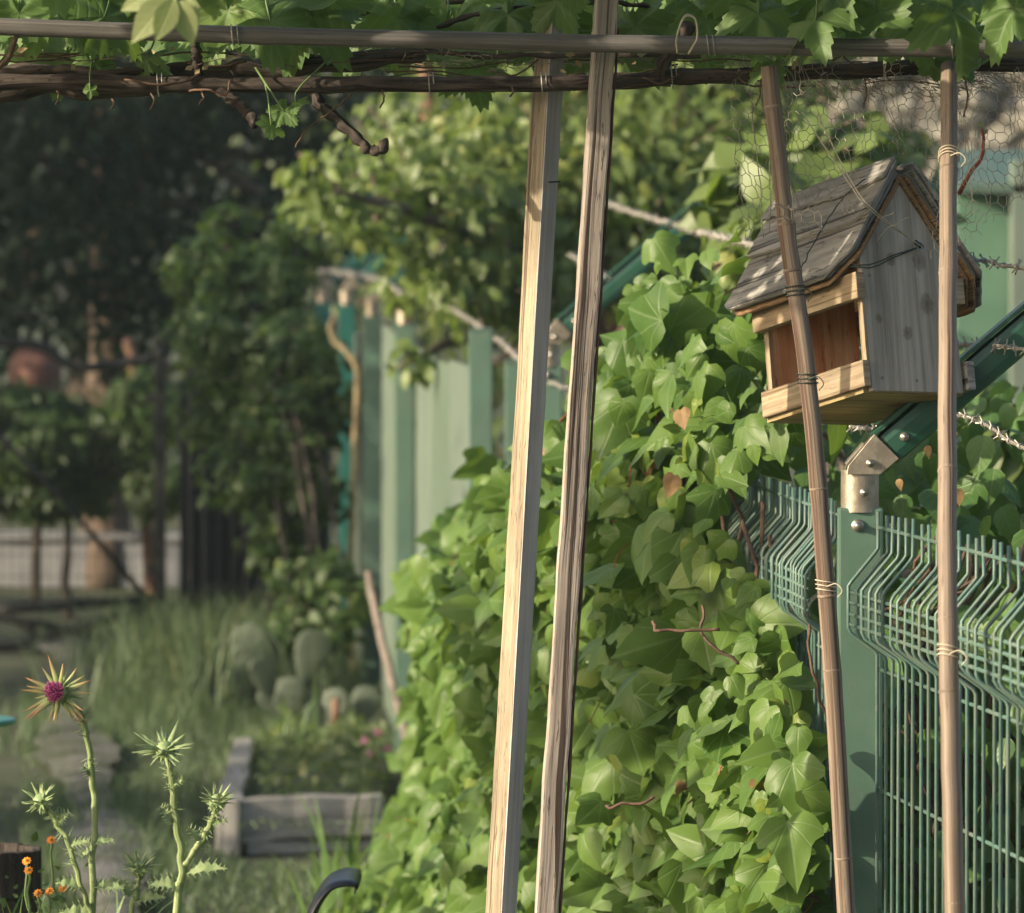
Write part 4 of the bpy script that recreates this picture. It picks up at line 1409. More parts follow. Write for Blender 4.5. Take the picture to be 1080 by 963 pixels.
for (x0, y0, x1, y1) in ((822, 890, 872, 955), (850, 640, 872, 760), (640, 850, 690, 842), (740, 640, 780, 700), (690, 655, 760, 662)):
    m.tube(path([P(x0, y0, 7.85), P(x0 + 6, (y0 + y1) / 2 + 6, 7.83), P(x1, y1, 7.82)], 18, 0.006, x0), 0.0022, 6)
m.build('stems', M['twig'], ivy)
m = MB()
wl, _, _ = ivy_pts(55)
wl[:, 0] -= 0.02
nw = len(wl)
scatter(m, IVY_T[:3], wl, np.tile((-.4, -.7, .3), (nw, 1)) + rnd3(nw, .5), np.tile((0, 0, -1.0), (nw, 1)) + rnd3(nw, .5), RNG.uniform(.022, .05, nw), RNG.uniform(0, 1, nw))
tag(m.build('withered_leaves', M['withered'], ivy), kind='stuff')
# inner layer: darker pointed leaves against the mesh
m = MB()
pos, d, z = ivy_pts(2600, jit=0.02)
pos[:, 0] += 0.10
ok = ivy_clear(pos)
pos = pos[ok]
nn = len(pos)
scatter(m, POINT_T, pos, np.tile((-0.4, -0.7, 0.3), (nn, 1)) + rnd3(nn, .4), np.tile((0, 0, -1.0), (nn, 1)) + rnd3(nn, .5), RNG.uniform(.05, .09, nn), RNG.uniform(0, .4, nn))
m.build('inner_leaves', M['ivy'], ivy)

# creeper behind the near mesh panel
cr = thing('creeper', 'dark pointed-leaf creeper growing behind the mesh at the right', 'creeper', (0.75, 8.5, 0))
m = MB()
n = 2600
d = RNG.uniform(7.95, 9.6, n)
z = 0.45 + RNG.uniform(0, 1, n) * (np.interp(d, [7.9, 8.3, 9.6], [0.98, 1.20, 1.44]) - 0.45) + 0.08 * fnoise(d, d, d * 0, 5)
xlo = np.array([fx(q) for q in d]) + 0.05
x = xlo + RNG.uniform(0, 1, n) ** 0.8 * 0.75
pos = np.stack([x, d, z], 1)
scatter(m, POINT_T, pos, np.tile((-0.25, -0.75, 0.35), (n, 1)) + rnd3(n, .40), np.tile((0.0, -0.2, -1.0), (n, 1)) + rnd3(n, .45), np.clip(RNG.lognormal(math.log(.06), .25, n), .03, .1), np.clip(0.35 + RNG.normal(0, .3, n), 0, 1))
m.build('leaves', M['creeper'], cr)
m = MB()
for k in range(40):
    x0 = RNG.uniform(0.5, 1.1)
    m.tube(path([(x0, 8.3 + RNG.uniform(0, .6), 0), (x0 + .05, 8.3, .5), (x0 - .05, 8.25, .9), (x0 + .06, 8.2, 1.15)], 20, 0.06, k), 0.003, 5)
m.build('stems', M['twig'], cr)
m = MB()
scatter(m, POINT_T, np.array([P(948, 505, 8.05), P(1012, 515, 8.1), P(978, 470, 8.2), P(905, 470, 8.1)]), np.tile((-.4, -.8, .2), (4, 1)), np.tile((0, 0, -1.0), (4, 1)) + rnd3(4, .4), np.array((.018, .026, .02, .018)), np.array((.5, .7, .4, .6)))
m.build('withered_leaves', M['withered'], cr)


# ------------------------------------------------------------------ trees and shrubs
def tree(name, label, cat, base, trunk_pts, trunk_r, limbs, blobs, n, lsize, mat, temps, group=None, trunk_mat='trunk', up=0.4, outward=0.5, gap=-0.30):
    t = thing(name, label, cat, base, group)
    m = MB()
    pp = path(trunk_pts, 40, 0.02, n)
    m.tube(pp, np.linspace(trunk_r, trunk_r * 0.45, 40) * (1 + 0.06 * np.sin(np.arange(40))), 12)
    m.build('trunk', M[trunk_mat], t)
    m = MB()
    cents = np.array([b[:3] for b in blobs], float)
    rads = np.array([b[3] for b in blobs], float)
    for k, c in enumerate(cents):
        s0 = pp[int(RNG.integers(22, 40))]
        mid = (s0 + c) / 2 + RNG.normal(0, 0.06, 3)
        bp = path([s0, mid, c], 16, 0.03, k)
        m.tube(bp, np.linspace(trunk_r * 0.4, trunk_r * 0.10 + 0.002, 16), 7)
        for q in range(5):
            e = c + RNG.normal(0, 1, 3) * rads[k] * 0.5
            m.tube(path([c, (c + e) / 2 + RNG.normal(0, .02, 3), e], 8, 0.01, q), 0.0035, 4)
    m.build('limbs', M[trunk_mat], t)
    wts = rads ** 2
    wts = wts / wts.sum()
    idx = RNG.choice(len(cents), n, p=wts)
    v = unit(rnd3(n))
    rr = RNG.uniform(0, 1, n) ** 0.45
    pos = cents[idx] + v * (rr * rads[idx])[:, None] * np.array((1, 1, 0.8))
    keep = fnoise(pos[:, 0], pos[:, 1], pos[:, 2], 1.6 / max(rads.mean(), .1)) > gap
    pos, v = pos[keep], v[keep]
    nn = len(pos)
    nrm = v * outward + np.tile((-0.15, -0.35, up), (nn, 1)) + rnd3(nn, .45)
    tip = np.tile((0, 0, -0.7), (nn, 1)) + v * 0.5 + rnd3(nn, .5)
    rn = np.clip(0.5 + 0.4 * fnoise(pos[:, 0], pos[:, 1], pos[:, 2], 4) + RNG.normal(0, .22, nn), 0, 1)
    mm = MB()
    scatter(mm, temps, pos, nrm, tip, RNG.uniform(0.7, 1.3, nn) * lsize, rn)
    mm.build('crown', M[mat], t)
    return t


def B(px, py, d, r):
    p = P(px, py, d)
    return (p[0], p[1], p[2], r)


# fruit tree behind the fence, in the middle of the picture
bl = [B(440, 200, 16.5, .25), B(350, 195, 16.0, .16), B(500, 265, 16.6, .30), B(520, 170, 17, .32), B(620, 210, 17, .34), B(700, 170, 17.2, .32), B(610, 110, 17.6, .34), B(740, 250, 17.2, .26),
      B(490, 298, 16.4, .13), B(440, 140, 17.6, .22), B(780, 130, 17.6, .30), B(690, 290, 17, .2), B(840, 190, 17.8, .24), B(800, 270, 17.4, .26), B(880, 250, 17.6, .24), B(930, 170, 18, .18), B(740, 100, 17.6, .3), B(560, 240, 17, .2), B(560, 310, 16.6, .18), B(432, 380, 16.3, .06), B(395, 228, 16.3, .13),
      B(650, 40, 18, .40), B(520, 30, 18, .36), B(800, 20, 18, .40), B(700, -90, 18, .5), B(560, -110, 18, .45)]
tree('fruit_tree', 'leafy oval-leaved fruit tree overhanging the pale fence in the middle', 'tree', (0.45, 20.0, 0), [(0.45, 20.0, 0), (0.42, 18.1, 0.7), (0.30, 17.9, 1.3), (0.2, 17.8, 2.0)], 0.09, 0, bl, 15000, 0.056, 'treeleaf', OVAL_T)
# bare pinkish limbs seen through it
t = thing('dead_limb', 'bare pinkish forked limb showing through the fruit tree leaves', 'branch', (P(455, 200, 17.9)[0], 17.9, 0))
m = MB()
m.tube(path([(P(600, 200, 17.9)[0], 17.9, 0), P(560, 330, 17.9), P(480, 230, 17.9), P(466, 180, 17.9), P(455, 110, 17.9), P(448, 60, 17.9)], 30, 0.02, 3), np.linspace(0.05, 0.026, 30), 10)
m.tube(path([P(468, 165, 17.9), P(440, 140, 17.8), P(425, 128, 17.8)], 14, 0.01, 5), np.linspace(0.026, 0.016, 14), 8)
m.build('limb', M['redwood'], t)

# bright shrub in the middle left
bl = [B(222, 285, 20.6, .18), B(240, 360, 20.4, .22), B(275, 300, 20.6, .20), B(300, 380, 20.3, .22), B(225, 430, 20.3, .16), B(300, 450, 20.1, .20), B(250, 500, 20.0, .16), B(320, 520, 20, .17), B(290, 570, 19.9, .15), B(340, 430, 20.2, .15), B(330, 610, 19.5, .16), B(345, 655, 19.4, .14), B(368, 630, 19.4, .10), B(310, 660, 19.4, .12), B(310, 250, 20.8, .16), B(240, 235, 20.8, .10), B(210, 345, 20.5, .11)]
tree('shrub', 'bright green leafy shrub standing between the gate and the fence', 'shrub', (P(290, 600, 20.3)[0], 20.3, 0), [(P(290, 600, 20.3)[0], 20.3, 0), P(285, 560, 20.3), P(280, 440, 20.4), P(265, 320, 20.5)], 0.03, 0, bl, 6800, 0.05, 'shrubleaf', POINT_T, trunk_mat='vinebark', gap=-0.12)

# dark trees beyond the gate
bl = [B(40, 160, 25, .55), B(130, 130, 25.5, .6), B(230, 150, 26, .55), B(300, 110, 26, .5), B(60, 260, 25, .45), B(160, 250, 25.3, .45), B(270, 250, 25.5, .42), B(0, 330, 25.4, .33), B(120, 330, 25.2, .36), B(330, 170, 26.2, .35),
      B(100, 20, 26, .8), B(260, 10, 26, .75), B(-60, 80, 25.5, .8), B(-60, 230, 25.5, .6), B(180, -130, 26, .9), B(0, -150, 26, .9), B(330, -60, 26.5, .6), B(320, 270, 25.8, .28), B(220, 330, 25.4, .3)]
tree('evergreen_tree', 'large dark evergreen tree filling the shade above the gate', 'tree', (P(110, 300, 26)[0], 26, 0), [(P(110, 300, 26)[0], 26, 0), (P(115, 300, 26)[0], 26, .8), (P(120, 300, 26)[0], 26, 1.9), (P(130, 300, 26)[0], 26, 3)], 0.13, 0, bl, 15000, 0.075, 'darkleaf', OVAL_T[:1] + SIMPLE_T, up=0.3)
bl = [(x, 33 + RNG.uniform(-1, 1), z, RNG.uniform(.6, .9)) for x in np.arange(-5, -0.4, .62) for z in (0.5, 1.3, 2.1, 3.0, 3.9)]
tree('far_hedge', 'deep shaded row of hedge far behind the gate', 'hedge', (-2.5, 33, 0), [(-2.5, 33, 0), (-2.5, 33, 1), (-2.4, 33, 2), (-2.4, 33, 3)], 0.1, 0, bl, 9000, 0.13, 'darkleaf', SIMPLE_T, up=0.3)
bl = [(x, 29 + RNG.uniform(-1, 1), z, RNG.uniform(.55, .8)) for x in np.arange(-0.9, 4.5, .6) for z in (0.5, 1.2, 1.9, 2.6, 3.4)]
tree('tall_hedge', 'tall mid-green hedge closing the view behind the fruit tree', 'hedge', (1.6, 29, 0), [(1.6, 29, 0), (1.6, 29, 1), (1.7, 29, 2), (1.6, 29, 3)], 0.1, 0, bl, 11000, 0.11, 'hedgeleaf', SIMPLE_T, up=0.4)
# low plants behind the gate, lightly lit
bl = [B(x + RNG.normal(0, 12), y + RNG.normal(0, 9), 23.6 + RNG.normal(0, .2), RNG.uniform(.10, .17)) for x in range(-80, 165, 34) for y in (430, 472, 512)]
tree('garden_bush', 'low bush seen through the bars of the iron gate', 'bush', (P(70, 500, 23.7)[0], 23.7, 0), [(P(70, 500, 23.7)[0], 23.7, 0), P(70, 560, 23.7), P(70, 500, 23.7), P(70, 480, 23.7)], 0.02, 0, bl, 7000, 0.055, 'shrubleaf', OVAL_T, trunk_mat='vinebark', gap=-0.8)
# bushy creeper behind the bird house
bl = [B(800, 210, 12, .14), B(870, 170, 12.3, .16), B(830, 260, 11.6, .14), B(930, 200, 12.3, .10),  B(890, 260, 11.8, .2), B(930, 300, 11.6, .12), B(900, 350, 11, .2), B(970, 430, 10.6, .12), B(1050, 450, 10.4, .10)]
tree('climbing_shrub', 'loose sunlit shrub rising behind the bird house roof', 'shrub', (0.75, 11.8, 0), [(0.75, 11.8, 0), (.72, 11.8, .6), (.7, 11.9, 1.2), (.62, 12, 1.7)], 0.025, 0, bl, 1700, 0.085, 'treeleaf', POINT_T)


# off to the left: unseen trees added to cast shade over the garden
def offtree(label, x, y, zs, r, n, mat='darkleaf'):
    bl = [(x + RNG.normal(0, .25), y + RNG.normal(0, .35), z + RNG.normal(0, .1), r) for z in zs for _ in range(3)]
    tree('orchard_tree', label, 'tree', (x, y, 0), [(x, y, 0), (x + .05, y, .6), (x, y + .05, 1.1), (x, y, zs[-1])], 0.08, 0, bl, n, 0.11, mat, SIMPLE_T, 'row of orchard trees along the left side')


offtree('orchard tree shading the gate, last of the left row', -4.2, 24.0, (0.9, 1.5, 2.1, 2.7, 3.2), .85, 3500)
offtree('orchard tree beyond the path, fourth of the left row', -4.0, 21.4, (0.8, 1.3, 1.8, 2.3, 2.7), .85, 3500)
offtree('orchard tree beside the path, third of the left row', -3.6, 19.2, (0.7, 1.1, 1.5, 1.9, 2.4), .62, 3200)
offtree('smaller orchard tree left of the grass, second of the left row', -3.4, 14.6, (0.6, 1.0, 1.4), .7, 3000)


def lowtree(label, x, y, y0, y1, z0, z1, n):  # added tree out of view, its low crown shaped to shade the ivy
    bl = [(x + RNG.normal(0, .12), RNG.uniform(y0, y1), RNG.uniform(z0, z1), RNG.uniform(.12, .22)) for _ in range(22)]
    tree('orchard_tree', label, 'tree', (x, y, 0), [(x, y, 0), (x + .04, y, .6), (x, y + .04, 1.2), (x, y, z1)], 0.05, 0, bl, n, 0.085, 'hedgeleaf', OVAL_T, 'row of orchard trees along the left side')


lowtree('trained flat-topped orchard tree left of the thistles', -2.2, 7.6, 7.2, 8.1, 1.90, 2.10, 900)
lowtree('trained flat-topped orchard tree left of the ivy bank', -2.2, 9.2, 8.2, 10.2, 1.56, 1.80, 1100)

# ------------------------------------------------------------------ gate and things around it
DG = 22.0
gate = thing('garden_gate', 'black iron garden gate with a sagging scroll top and diagonal brace', 'gate', (P(80, 640, DG)[0], DG, 0))
zb = 0.05
gl, gr = P(-70, 0, DG)[0], P(160, 0, DG)[0]
ztop = P(0, 384, DG)[2]
m = MB()
m.tube(path([P(-70, 362, DG), P(10, 362, DG), P(45, 366, DG), P(75, 386, DG), P(110, 386, DG), P(162, 378, DG)], 40), 0.018, 8)
m.tube([(gl, DG, zb), (gl, DG, ztop)], 0.02, 8)
m.tube([P(-70, 648, DG), P(160, 632, DG)], 0.02, 8)
m.build('frame', M['black'], gate)
m = MB()
m.tube([P(-60, 400, DG), P(60, 520, DG), P(152, 628, DG)], 0.012, 8)
m.build('brace', M['black'], gate)
m = MB()
m.tube(path([P(-60, 640, DG), P(20, 655, DG), P(90, 668, DG), P(160, 690, DG)], 16), 0.017, 8)
m.tube(path([P(-60, 690, DG), P(20, 680, DG), P(90, 660, DG), P(160, 640, DG)], 16), 0.017, 8)
m.tube(path([P(-70, 692, DG), P(160, 688, DG)], 6), 0.017, 8)
m.tube(path([P(0, 645, DG), P(70, 690, DG)], 6), 0.012, 8)
m.build('lower_lattice', M['black'], gate)
m = MB()
for k in range(24):
    x = gl + (gr - gl) * k / 23
    m.tube([(x, DG + .01, 0.1), (x, DG + .01, ztop - 0.03)], 0.0018, 4)
for k in range(12):
    zz = 0.12 + (ztop - 0.2) * k / 11
    m.tube([(gl, DG + .012, zz), (gr, DG + .012, zz)], 0.0018, 4)
m.build('wire_mesh', M['black'], gate)
t = thing('gate_post', 'slim black iron post on which the gate hangs', 'gate post', (P(168, 0, DG)[0], DG, 0))
m = MB()
x = P(168, 0, DG)[0]
m.box((x, DG, P(0, 505, DG)[2]), (XR, YF, ZUP), (.02, .02, P(0, 375, DG)[2] - P(0, 505, DG)[2]), .003)
m.build('shaft', M['black'], t)
m = MB()
m.lathe([(.0001, .035), (.02, .028), (.026, .012), (.022, 0), (.022, -.01)], (x, DG, P(0, 375, DG)[2]), 16)
m.build('cap', M['black'], t)
m = MB()
for y in (420, 600):
    m.box((x - .03, DG, P(0, y, DG)[2]), (XR, YF, ZUP), (.02, .012, .02), .002)
m.build('hinge', M['black'], t)

# shade net screen right of the gate
t = thing('shade_screen', 'dark grey pleated shade net screen right of the gate post', 'screen', (P(245, 600, 22.6)[0], 22.6, 0))
V, F, UVs = [], [], []
xa, xb = P(190, 0, 22.6)[0], P(345, 0, 22.6)[0]
zt = P(0, 385, 22.6)[2]
N = 60
for j in range(7):
    for i in range(N + 1):
        x = lerp(xa, xb, i / N)
        V.append((x, 22.6 + 0.03 * math.sin(i * 1.1) + 0.015 * math.sin(i * 0.37 + j * .4), 0.02 + (zt - .02) * j / 6 - 0.02 * math.sin(i * .3) * (j == 6)))
        UVs.append((x, j))
for j in range(6):
    for i in range(N):
        a = j * (N + 1) + i
        F.append((a, a + 1, a + N + 2, a + N + 1))
m = MB()
m.add(V, F, UVs)
o = m.build('net', M['screen'], t)
md = o.modifiers.new('thickness', 'SOLIDIFY')
md.thickness = 0.006
m = MB()
m.tube([(xa, 22.66, zt), (xb, 22.66, zt)], .015, 8)
for x in (xa + .05, (xa + xb) / 2, xb - .02):
    m.tube([(x, 22.66, 0), (x, 22.66, zt)], .018, 8)
m.build('frame', M['black'], t)

# low pale wall beyond the gate
t = thing('low_wall', 'low pale rendered wall in the shade beyond the gate', 'wall', (P(95, 590, 26)[0], 26, 0))
a, b = P(-120, 0, 26)[0], P(190, 0, 26)[0]
MB().box(((a + b) / 2, 26, .11), (XR, YF, ZUP), ((b - a) / 2, .1, .11), .012, cuts=12, jitter=.012).build('wall_body', M['palewall'], t)
MB().box(((a + b) / 2, 26, .235), (XR, YF, ZUP), ((b - a) / 2 + .02, .125, .015), .006, cuts=12, jitter=.006).build('coping', M['palewall'], t)
# terracotta jar upturned on a stake
JD = 24.6
jz = P(0, 366, JD)[2]
jx = P(36, 0, JD)[0]
t = thing('terracotta_jar', 'rounded terracotta jar upturned on a stake behind the gate', 'jar', (jx, JD, 0))
m = MB()
m.lathe([(.0001, jz), (.05, jz - .003), (.085, jz - .022), (.11, jz - .06), (.118, jz - .10), (.112, jz - .15), (.10, jz - .178), (.112, jz - .185), (.112, jz - .205), (.098, jz - .207), (.09, jz - .18)], (jx, JD, 0), 28)
m.build('jar_body', M['terracotta'], t)
MB().tube([(jx, JD, 0), (jx + .01, JD, jz * .5), (jx, JD, jz - .05)], .02, 9).build('stake', M['trunk'], t)
# orange-brown log stake
t = thing('log_stake', 'orange-brown barkless log stake leaning beside the gate post', 'stake', G(158, 640) * (1, 0, 0) + np.array((0, 23.7, 0)))
pp = path([(P(160, 0, 23.7)[0], 23.7, 0), P(152, 500, 23.7), P(147, 440, 23.7), P(141, 385, 23.7), P(136, 358, 23.7)], 24, .01, 8)
MB().tube(pp, np.linspace(.030, .024, 24), 10).build('shaft', M['redwood'], t)
# bent tan stick and leaning grey stick by the pale fence
t = thing('bent_stick', 'tall bent tan stick with a hooked top before the pale fence', 'stick', (P(370, 0, 20.0)[0], 20.0, 0))
pp = path([(P(371, 0, 20.0)[0], 20.0, 0), P(370, 590, 20.0), P(374, 470, 20.0), P(377, 395, 20.0), P(366, 372, 20.0), P(352, 358, 20.0), P(349, 343, 20.0), P(355, 334, 20.0)], 50, .004, 2)
MB().tube(pp, np.linspace(.013, .010, 50), 9).build('shaft', M['straw'], t)
t = thing('leaning_stick', 'grey straight stick leaning against the fence beside the ivy', 'stick', G(440, 825))
pp = path([G(440, 826), P(424, 760, 16.9), P(404, 680, 17.1), P(388, 604, 17.3)], 30, .004, 2)
MB().tube(pp, np.linspace(.015, .012, 30), 9).build('shaft', M['greystick'], t)
t = thing('plant_stake', 'short reddish stake standing before the prickly pears', 'stake', G(354, 800))
MB().tube(path([G(355, 800), P(354, 760, 17), P(354, 738, 17)], 10), .012, 8).build('shaft', M['redwood'], t)

# ------------------------------------------------------------------ prickly pears


def pad(mb, c, r, nrm, tilt, seed):
    """An oval cactus pad of real thickness with spine cushions."""
    n_ = unit(np.array(nrm, float))
    u = unit(np.array((tilt, 0, 1.0)) - n_ * n_[2])
    u = unit(u - n_ * np.dot(u, n_))
    v = np.cross(n_, u)
    prof = [(0.0, 0.16), (0.12, .3), (0.3, .62), (0.5, .9), (0.7, 1.0), (0.85, .9), (0.95, .62), (1.0, .2)]
    V, F, UVs = [], [], []
    n = 14
    for (x, wd) in prof:
        for k in range(n):
            a = 2 * PI * k / n
            V.append(np.asarray(c) + u * (x * 2 * r) + v * (wd * r * 0.66 * math.cos(a)) + n_ * (0.075 * r * math.sin(a) * min(1, wd + .2)))
            UVs.append((x, a))
    for i in range(len(prof) - 1):
        for k in range(n):
            F.append((i * n + k, i * n + (k + 1) % n, (i + 1) * n + (k + 1) % n, (i + 1) * n + k))
    F.append(tuple(range(n)))
    F.append(tuple((len(prof) - 1) * n + k for k in range(n)))
    mb.add(V, F, UVs, .5)
    rr = random.Random(seed)
    for q in range(10):
        s_ = c + u * (rr.uniform(.4, 1.8) * r) + v * rr.uniform(-.5, .5) * r + n_ * 0.1 * r
        mb.tube([s_, s_ + n_ * .012 + u * .004], .0012, 4)


def pear(label, px, d, pads):
    t = thing('prickly_pear', label, 'cactus', (P(px, 0, d)[0], d, 0), 'prickly pear clumps beside the grass')
    for k, (x, ybase, ytop, tilt, face) in enumerate(pads):
        m = MB()
        a, b = P(x, ybase, d), P(x, ytop, d)
        a = a.copy()
        a[2] = max(a[2], 0.0)
        rr = max((b[2] - a[2]) / 2, .05)
        pad(m, a + np.array((0, (k % 3) * .05 - .05, 0)), rr, (face, -1, .1), tilt, k + px)
        m.build('pad', M['cactus'], t)


pear('low wide clump of prickly pear pads nearest the grass', 262, 19.2, [(262, 760, 700, -.3, .3), (255, 790, 745, .2, -.2), (230, 745, 692, -.4, .2), (280, 770, 715, .3, .5), (242, 792, 755, -.5, .3), (272, 745, 668, .1, .2), (222, 765, 705, -.6, .1), (250, 720, 655, .3, -.1)])
pear('middle prickly pear with a tall pale rounded pad', 300, 18.8, [(305, 765, 712, .05, -.1), (285, 740, 690, -.2, .4), (320, 780, 735, .3, .1), (300, 800, 752, 0, .2), (318, 722, 662, .35, .2), (290, 780, 725, -.4, 0)])
pear('prickly pear with two upright pads close to the pale fence', 355, 18.4, [(352, 775, 724, .05, -.3), (378, 775, 722, .25, -.1), (360, 815, 765, -.1, .2), (340, 800, 755, -.4, .2)])

# ------------------------------------------------------------------ raised bed of old planks
t = thing('raised_bed', 'low raised bed edged with old grey planks right of the path', 'raised bed', G(320, 905))
g0, g1 = G(252, 900), G(402, 895)
dv = unit((g1 - g0) * (1, 1, 0))
nr = np.array((-dv[1], dv[0], 0))
ln = np.linalg.norm(g1 - g0) / 2
mid = (g0 + g1) / 2
MB().box(mid + np.array((0, 0, .085)), (dv, nr, ZUP), (ln, .025, .055), .006, cuts=10, jitter=.008).build('plank', M['sleeper'], t)
MB().box(mid + np.array((0.004, 0.01, .012)), (dv, nr, ZUP), (ln - .01, .025, .016), .006, cuts=10, jitter=.006).build('plank', M['sleeper'], t)
s0 = g0 + nr * .02 - dv * .02
s1 = G(258, 822)
dv2 = unit((s1 - s0) * (1, 1, 0))
MB().box((s0 + s1) / 2 + np.array((0, 0, .06)), (dv2, np.array((-dv2[1], dv2[0], 0)), ZUP), (np.linalg.norm(s1 - s0) / 2, .03, .065), .006, cuts=10, jitter=.008).build('plank', M['sleeper'], t)
MB().box(g0 - dv * .028 + np.array((0, -.02, .07)), (XR, YF, ZUP), (.03, .03, .075), .006).build('corner_post', M['sleeper'], t)
sl = MB()
V = [(s0[0] + .03, s0[1] + .05, .09), (g1[0], g1[1] + .05, .09), (G(400, 810)[0], s1[1], .09), (s1[0] + .03, s1[1], .09)]
sl.add(V, [(0, 1, 2, 3)], [(p[0], p[1]) for p in V])
sl.build('bed_soil', M['soil'], t)


t = thing('bed_weeds', 'loose low weeds growing in the raised plank bed', 'weeds', (G(320, 830)[0], 16.2, 0.09))
m = MB()
n = 520
wy = RNG.uniform(15.2, 17.2, n)
wx = (RNG.uniform(270, 405, n) - 540) / FPX * wy
cl = np.clip(fnoise(wx * 9, wy * 4, wx * 0) + .4, .05, 1)
pos = np.stack([wx, wy, .09 + RNG.uniform(0, .14, n) * cl], 1)
scatter(m, POINT_T + OVAL_T, pos, np.tile((-.2, -.6, .6), (n, 1)) + rnd3(n, .4), rnd3(n, .6) + np.array((0, -.2, .1)), RNG.uniform(.02, .05, n), RNG.uniform(0, 1, n))
tag(m.build('leaves', M['hedgeleaf'], t), kind='stuff')
m = MB()
for k in range(90):
    m.tube([pos[k] * (1, 1, 0) + np.array((0, 0, .085)), pos[k]], .0015, 4)
tag(m.build('stalks', M['plantstem'], t), kind='stuff')


# pink flowers in the bed
def flower_clump(name, label, cat, spots, d, petal, r, h, group=None):
    c = np.mean([P(x, y, d) for x, y in spots], axis=0)
    t = thing(name, label, cat, (c[0], d, 0), group)
    m = MB()
    for k, (x, y) in enumerate(spots):
        pm = MB()
        p = P(x, y, d + random.uniform(-.06, .06))
        m.tube(path([(p[0] + random.uniform(-.03, .03), p[1], max(0, p[2] - h)), (p + np.array((0, 0, -h * .5))), p], 8, .006, k), .002, 5)
        nn = 9
        ang = np.arange(nn) * 2 * PI / nn + k
        ctr = unit(np.array((random.uniform(-.4, .2), -.8, .6)))
        u = unit(np.cross(ctr, (1, .1, .2)))
        w_ = np.cross(ctr, u)
        tips = np.array([u * math.cos(a) + w_ * math.sin(a) + ctr * .25 for a in ang])
        scatter(pm, OVAL_T[:1], np.tile(p, (nn, 1)), np.tile(ctr, (nn, 1)) + tips * -.2, tips, np.full(nn, r), np.full(nn, .5))
        pm.lathe([(.0001, .0), (r * .3, -.001), (r * .2, -.006)], p + ctr * .004, 10, ctr)
        pm.build('bloom', M[petal], t)
    m.build('stalks', M['plantstem'], t)
    lm = MB()
    n = 50
    pos = np.array([P(*spots[int(RNG.integers(0, len(spots)))], d) for _ in range(n)]) + RNG.normal(0, .03, (n, 3)) - np.array((0, 0, h * .5))
    scatter(lm, POINT_T, pos, rnd3(n, .5) + np.array((0, -.5, .5)), rnd3(n, .6) + np.array((0, 0, .3)), RNG.uniform(.7, 1.4, n) * r * 1.6, RNG.uniform(0, 1, n))
    lm.build('leaves', M['shrubleaf'], t)


flower_clump('pink_flowers', 'small clump of pink flowers in the raised bed', 'flowers', [(372, 805), (350, 822), (392, 795), (374, 832), (398, 772), (384, 781), (408, 790), (361, 790), (340, 805), (402, 815)], 16.4, 'pink', .014, .14)
flower_clump('marigold', 'orange marigolds at the bottom left by the thistle stems', 'flowers', [(54, 886), (28, 908), (40, 942), (52, 940), (66, 937), (30, 918)], 8.25, 'orange', .0075, .12)


# ------------------------------------------------------------------ grass and weeds
def blades(mb, base, h, lean, w_, rnd, bend=.35):
    """Curved tapering blades: base (n,3), height (n), lean (n,2)."""
    n = len(base)
    K = 5
    side = unit(np.stack([-lean[:, 1] - .3, lean[:, 0], np.zeros(n)], 1) + RNG.normal(0, .3, (n, 3)) * (1, 1, 0))
    side = side * 0.7 + np.array((0.6, 0, 0))
    side = unit(side)
    V = np.zeros((n, K, 2, 3))
    for k in range(K):
        f = k / (K - 1)
        c = base + np.stack([lean[:, 0] * h * f ** 2, lean[:, 1] * h * f ** 2, h * (f - bend * .35 * f ** 3)], 1)
        wd = (w_ * (1 - f ** 1.6) + .0004)[:, None]
        V[:, k, 0] = c - side * wd
        V[:, k, 1] = c + side * wd
    V = V.reshape(-1, 3)
    F0 = np.array([(2 * k, 2 * k + 1, 2 * k + 3, 2 * k + 2) for k in range(K - 1)]).reshape(-1)
    loops = (F0[None, :] + (np.arange(n) * 2 * K)[:, None] + mb.nv).reshape(-1)
    mb.V.append(V)
    mb.UV.append(np.tile(np.array([(k / 4, s_) for k in range(K) for s_ in (-.1, .1)]), (n, 1)))
    mb.R.append(np.repeat(rnd, 2 * K))
    mb.L.extend(loops.tolist())
    mb.S.extend([4] * ((K - 1) * n))
    mb.nv += n * 2 * K


m = MB()
n = 30000
gy_ = RNG.uniform(12.5, 24, n)
pxs = np.where(RNG.uniform(0, 1, n) < .8, RNG.uniform(20, 420, n), RNG.uniform(-250, 700, n))
bx = np.array([(p - 540) / FPX * y for p, y in zip(pxs, gy_)])
dpath = np.abs(bx - np.interp(gy_, pp_y := np.sort([q[1] for q in [G(150, 1150), G(118, 960), G(95, 850), G(70, 770), G(75, 715), G(70, 685)]]), [G(150, 1150)[0], G(118, 960)[0], G(95, 850)[0], G(70, 770)[0], G(75, 715)[0], G(70, 685)[0]]))
tall = np.clip(fnoise(bx * 1.3, gy_ * .8, bx * 0) + .55, .15, 1.2)
inbed = (pxs > 250) & (pxs < 410) & (gy_ > 14.5) & (gy_ < 17.3)
keep = ((gy_ < 19.5) | (pxs > 110)) & ((dpath > .02 + .10 * RNG.uniform(0, 1, n)) | (RNG.uniform(0, 1, n) < .22)) & ~(inbed & (RNG.uniform(0, 1, n) < .4))
h = tall * RNG.uniform(.07, .24, n) * np.interp(gy_, [12.5, 16, 18.5, 22, 24], [.85, 1.15, 1.6, 2.0, 1.6]) * np.where(dpath < .4, .55, 1)
h = np.where((pxs > 205) & (pxs < 420) & (gy_ > 14) & (gy_ < 19.2), h * .42, h)
h = np.where(pxs > 250, h * np.where(gy_ < 18, .6, .8), h)
base = np.stack([bx, gy_, np.where(inbed, .085, .0)], 1)[keep]
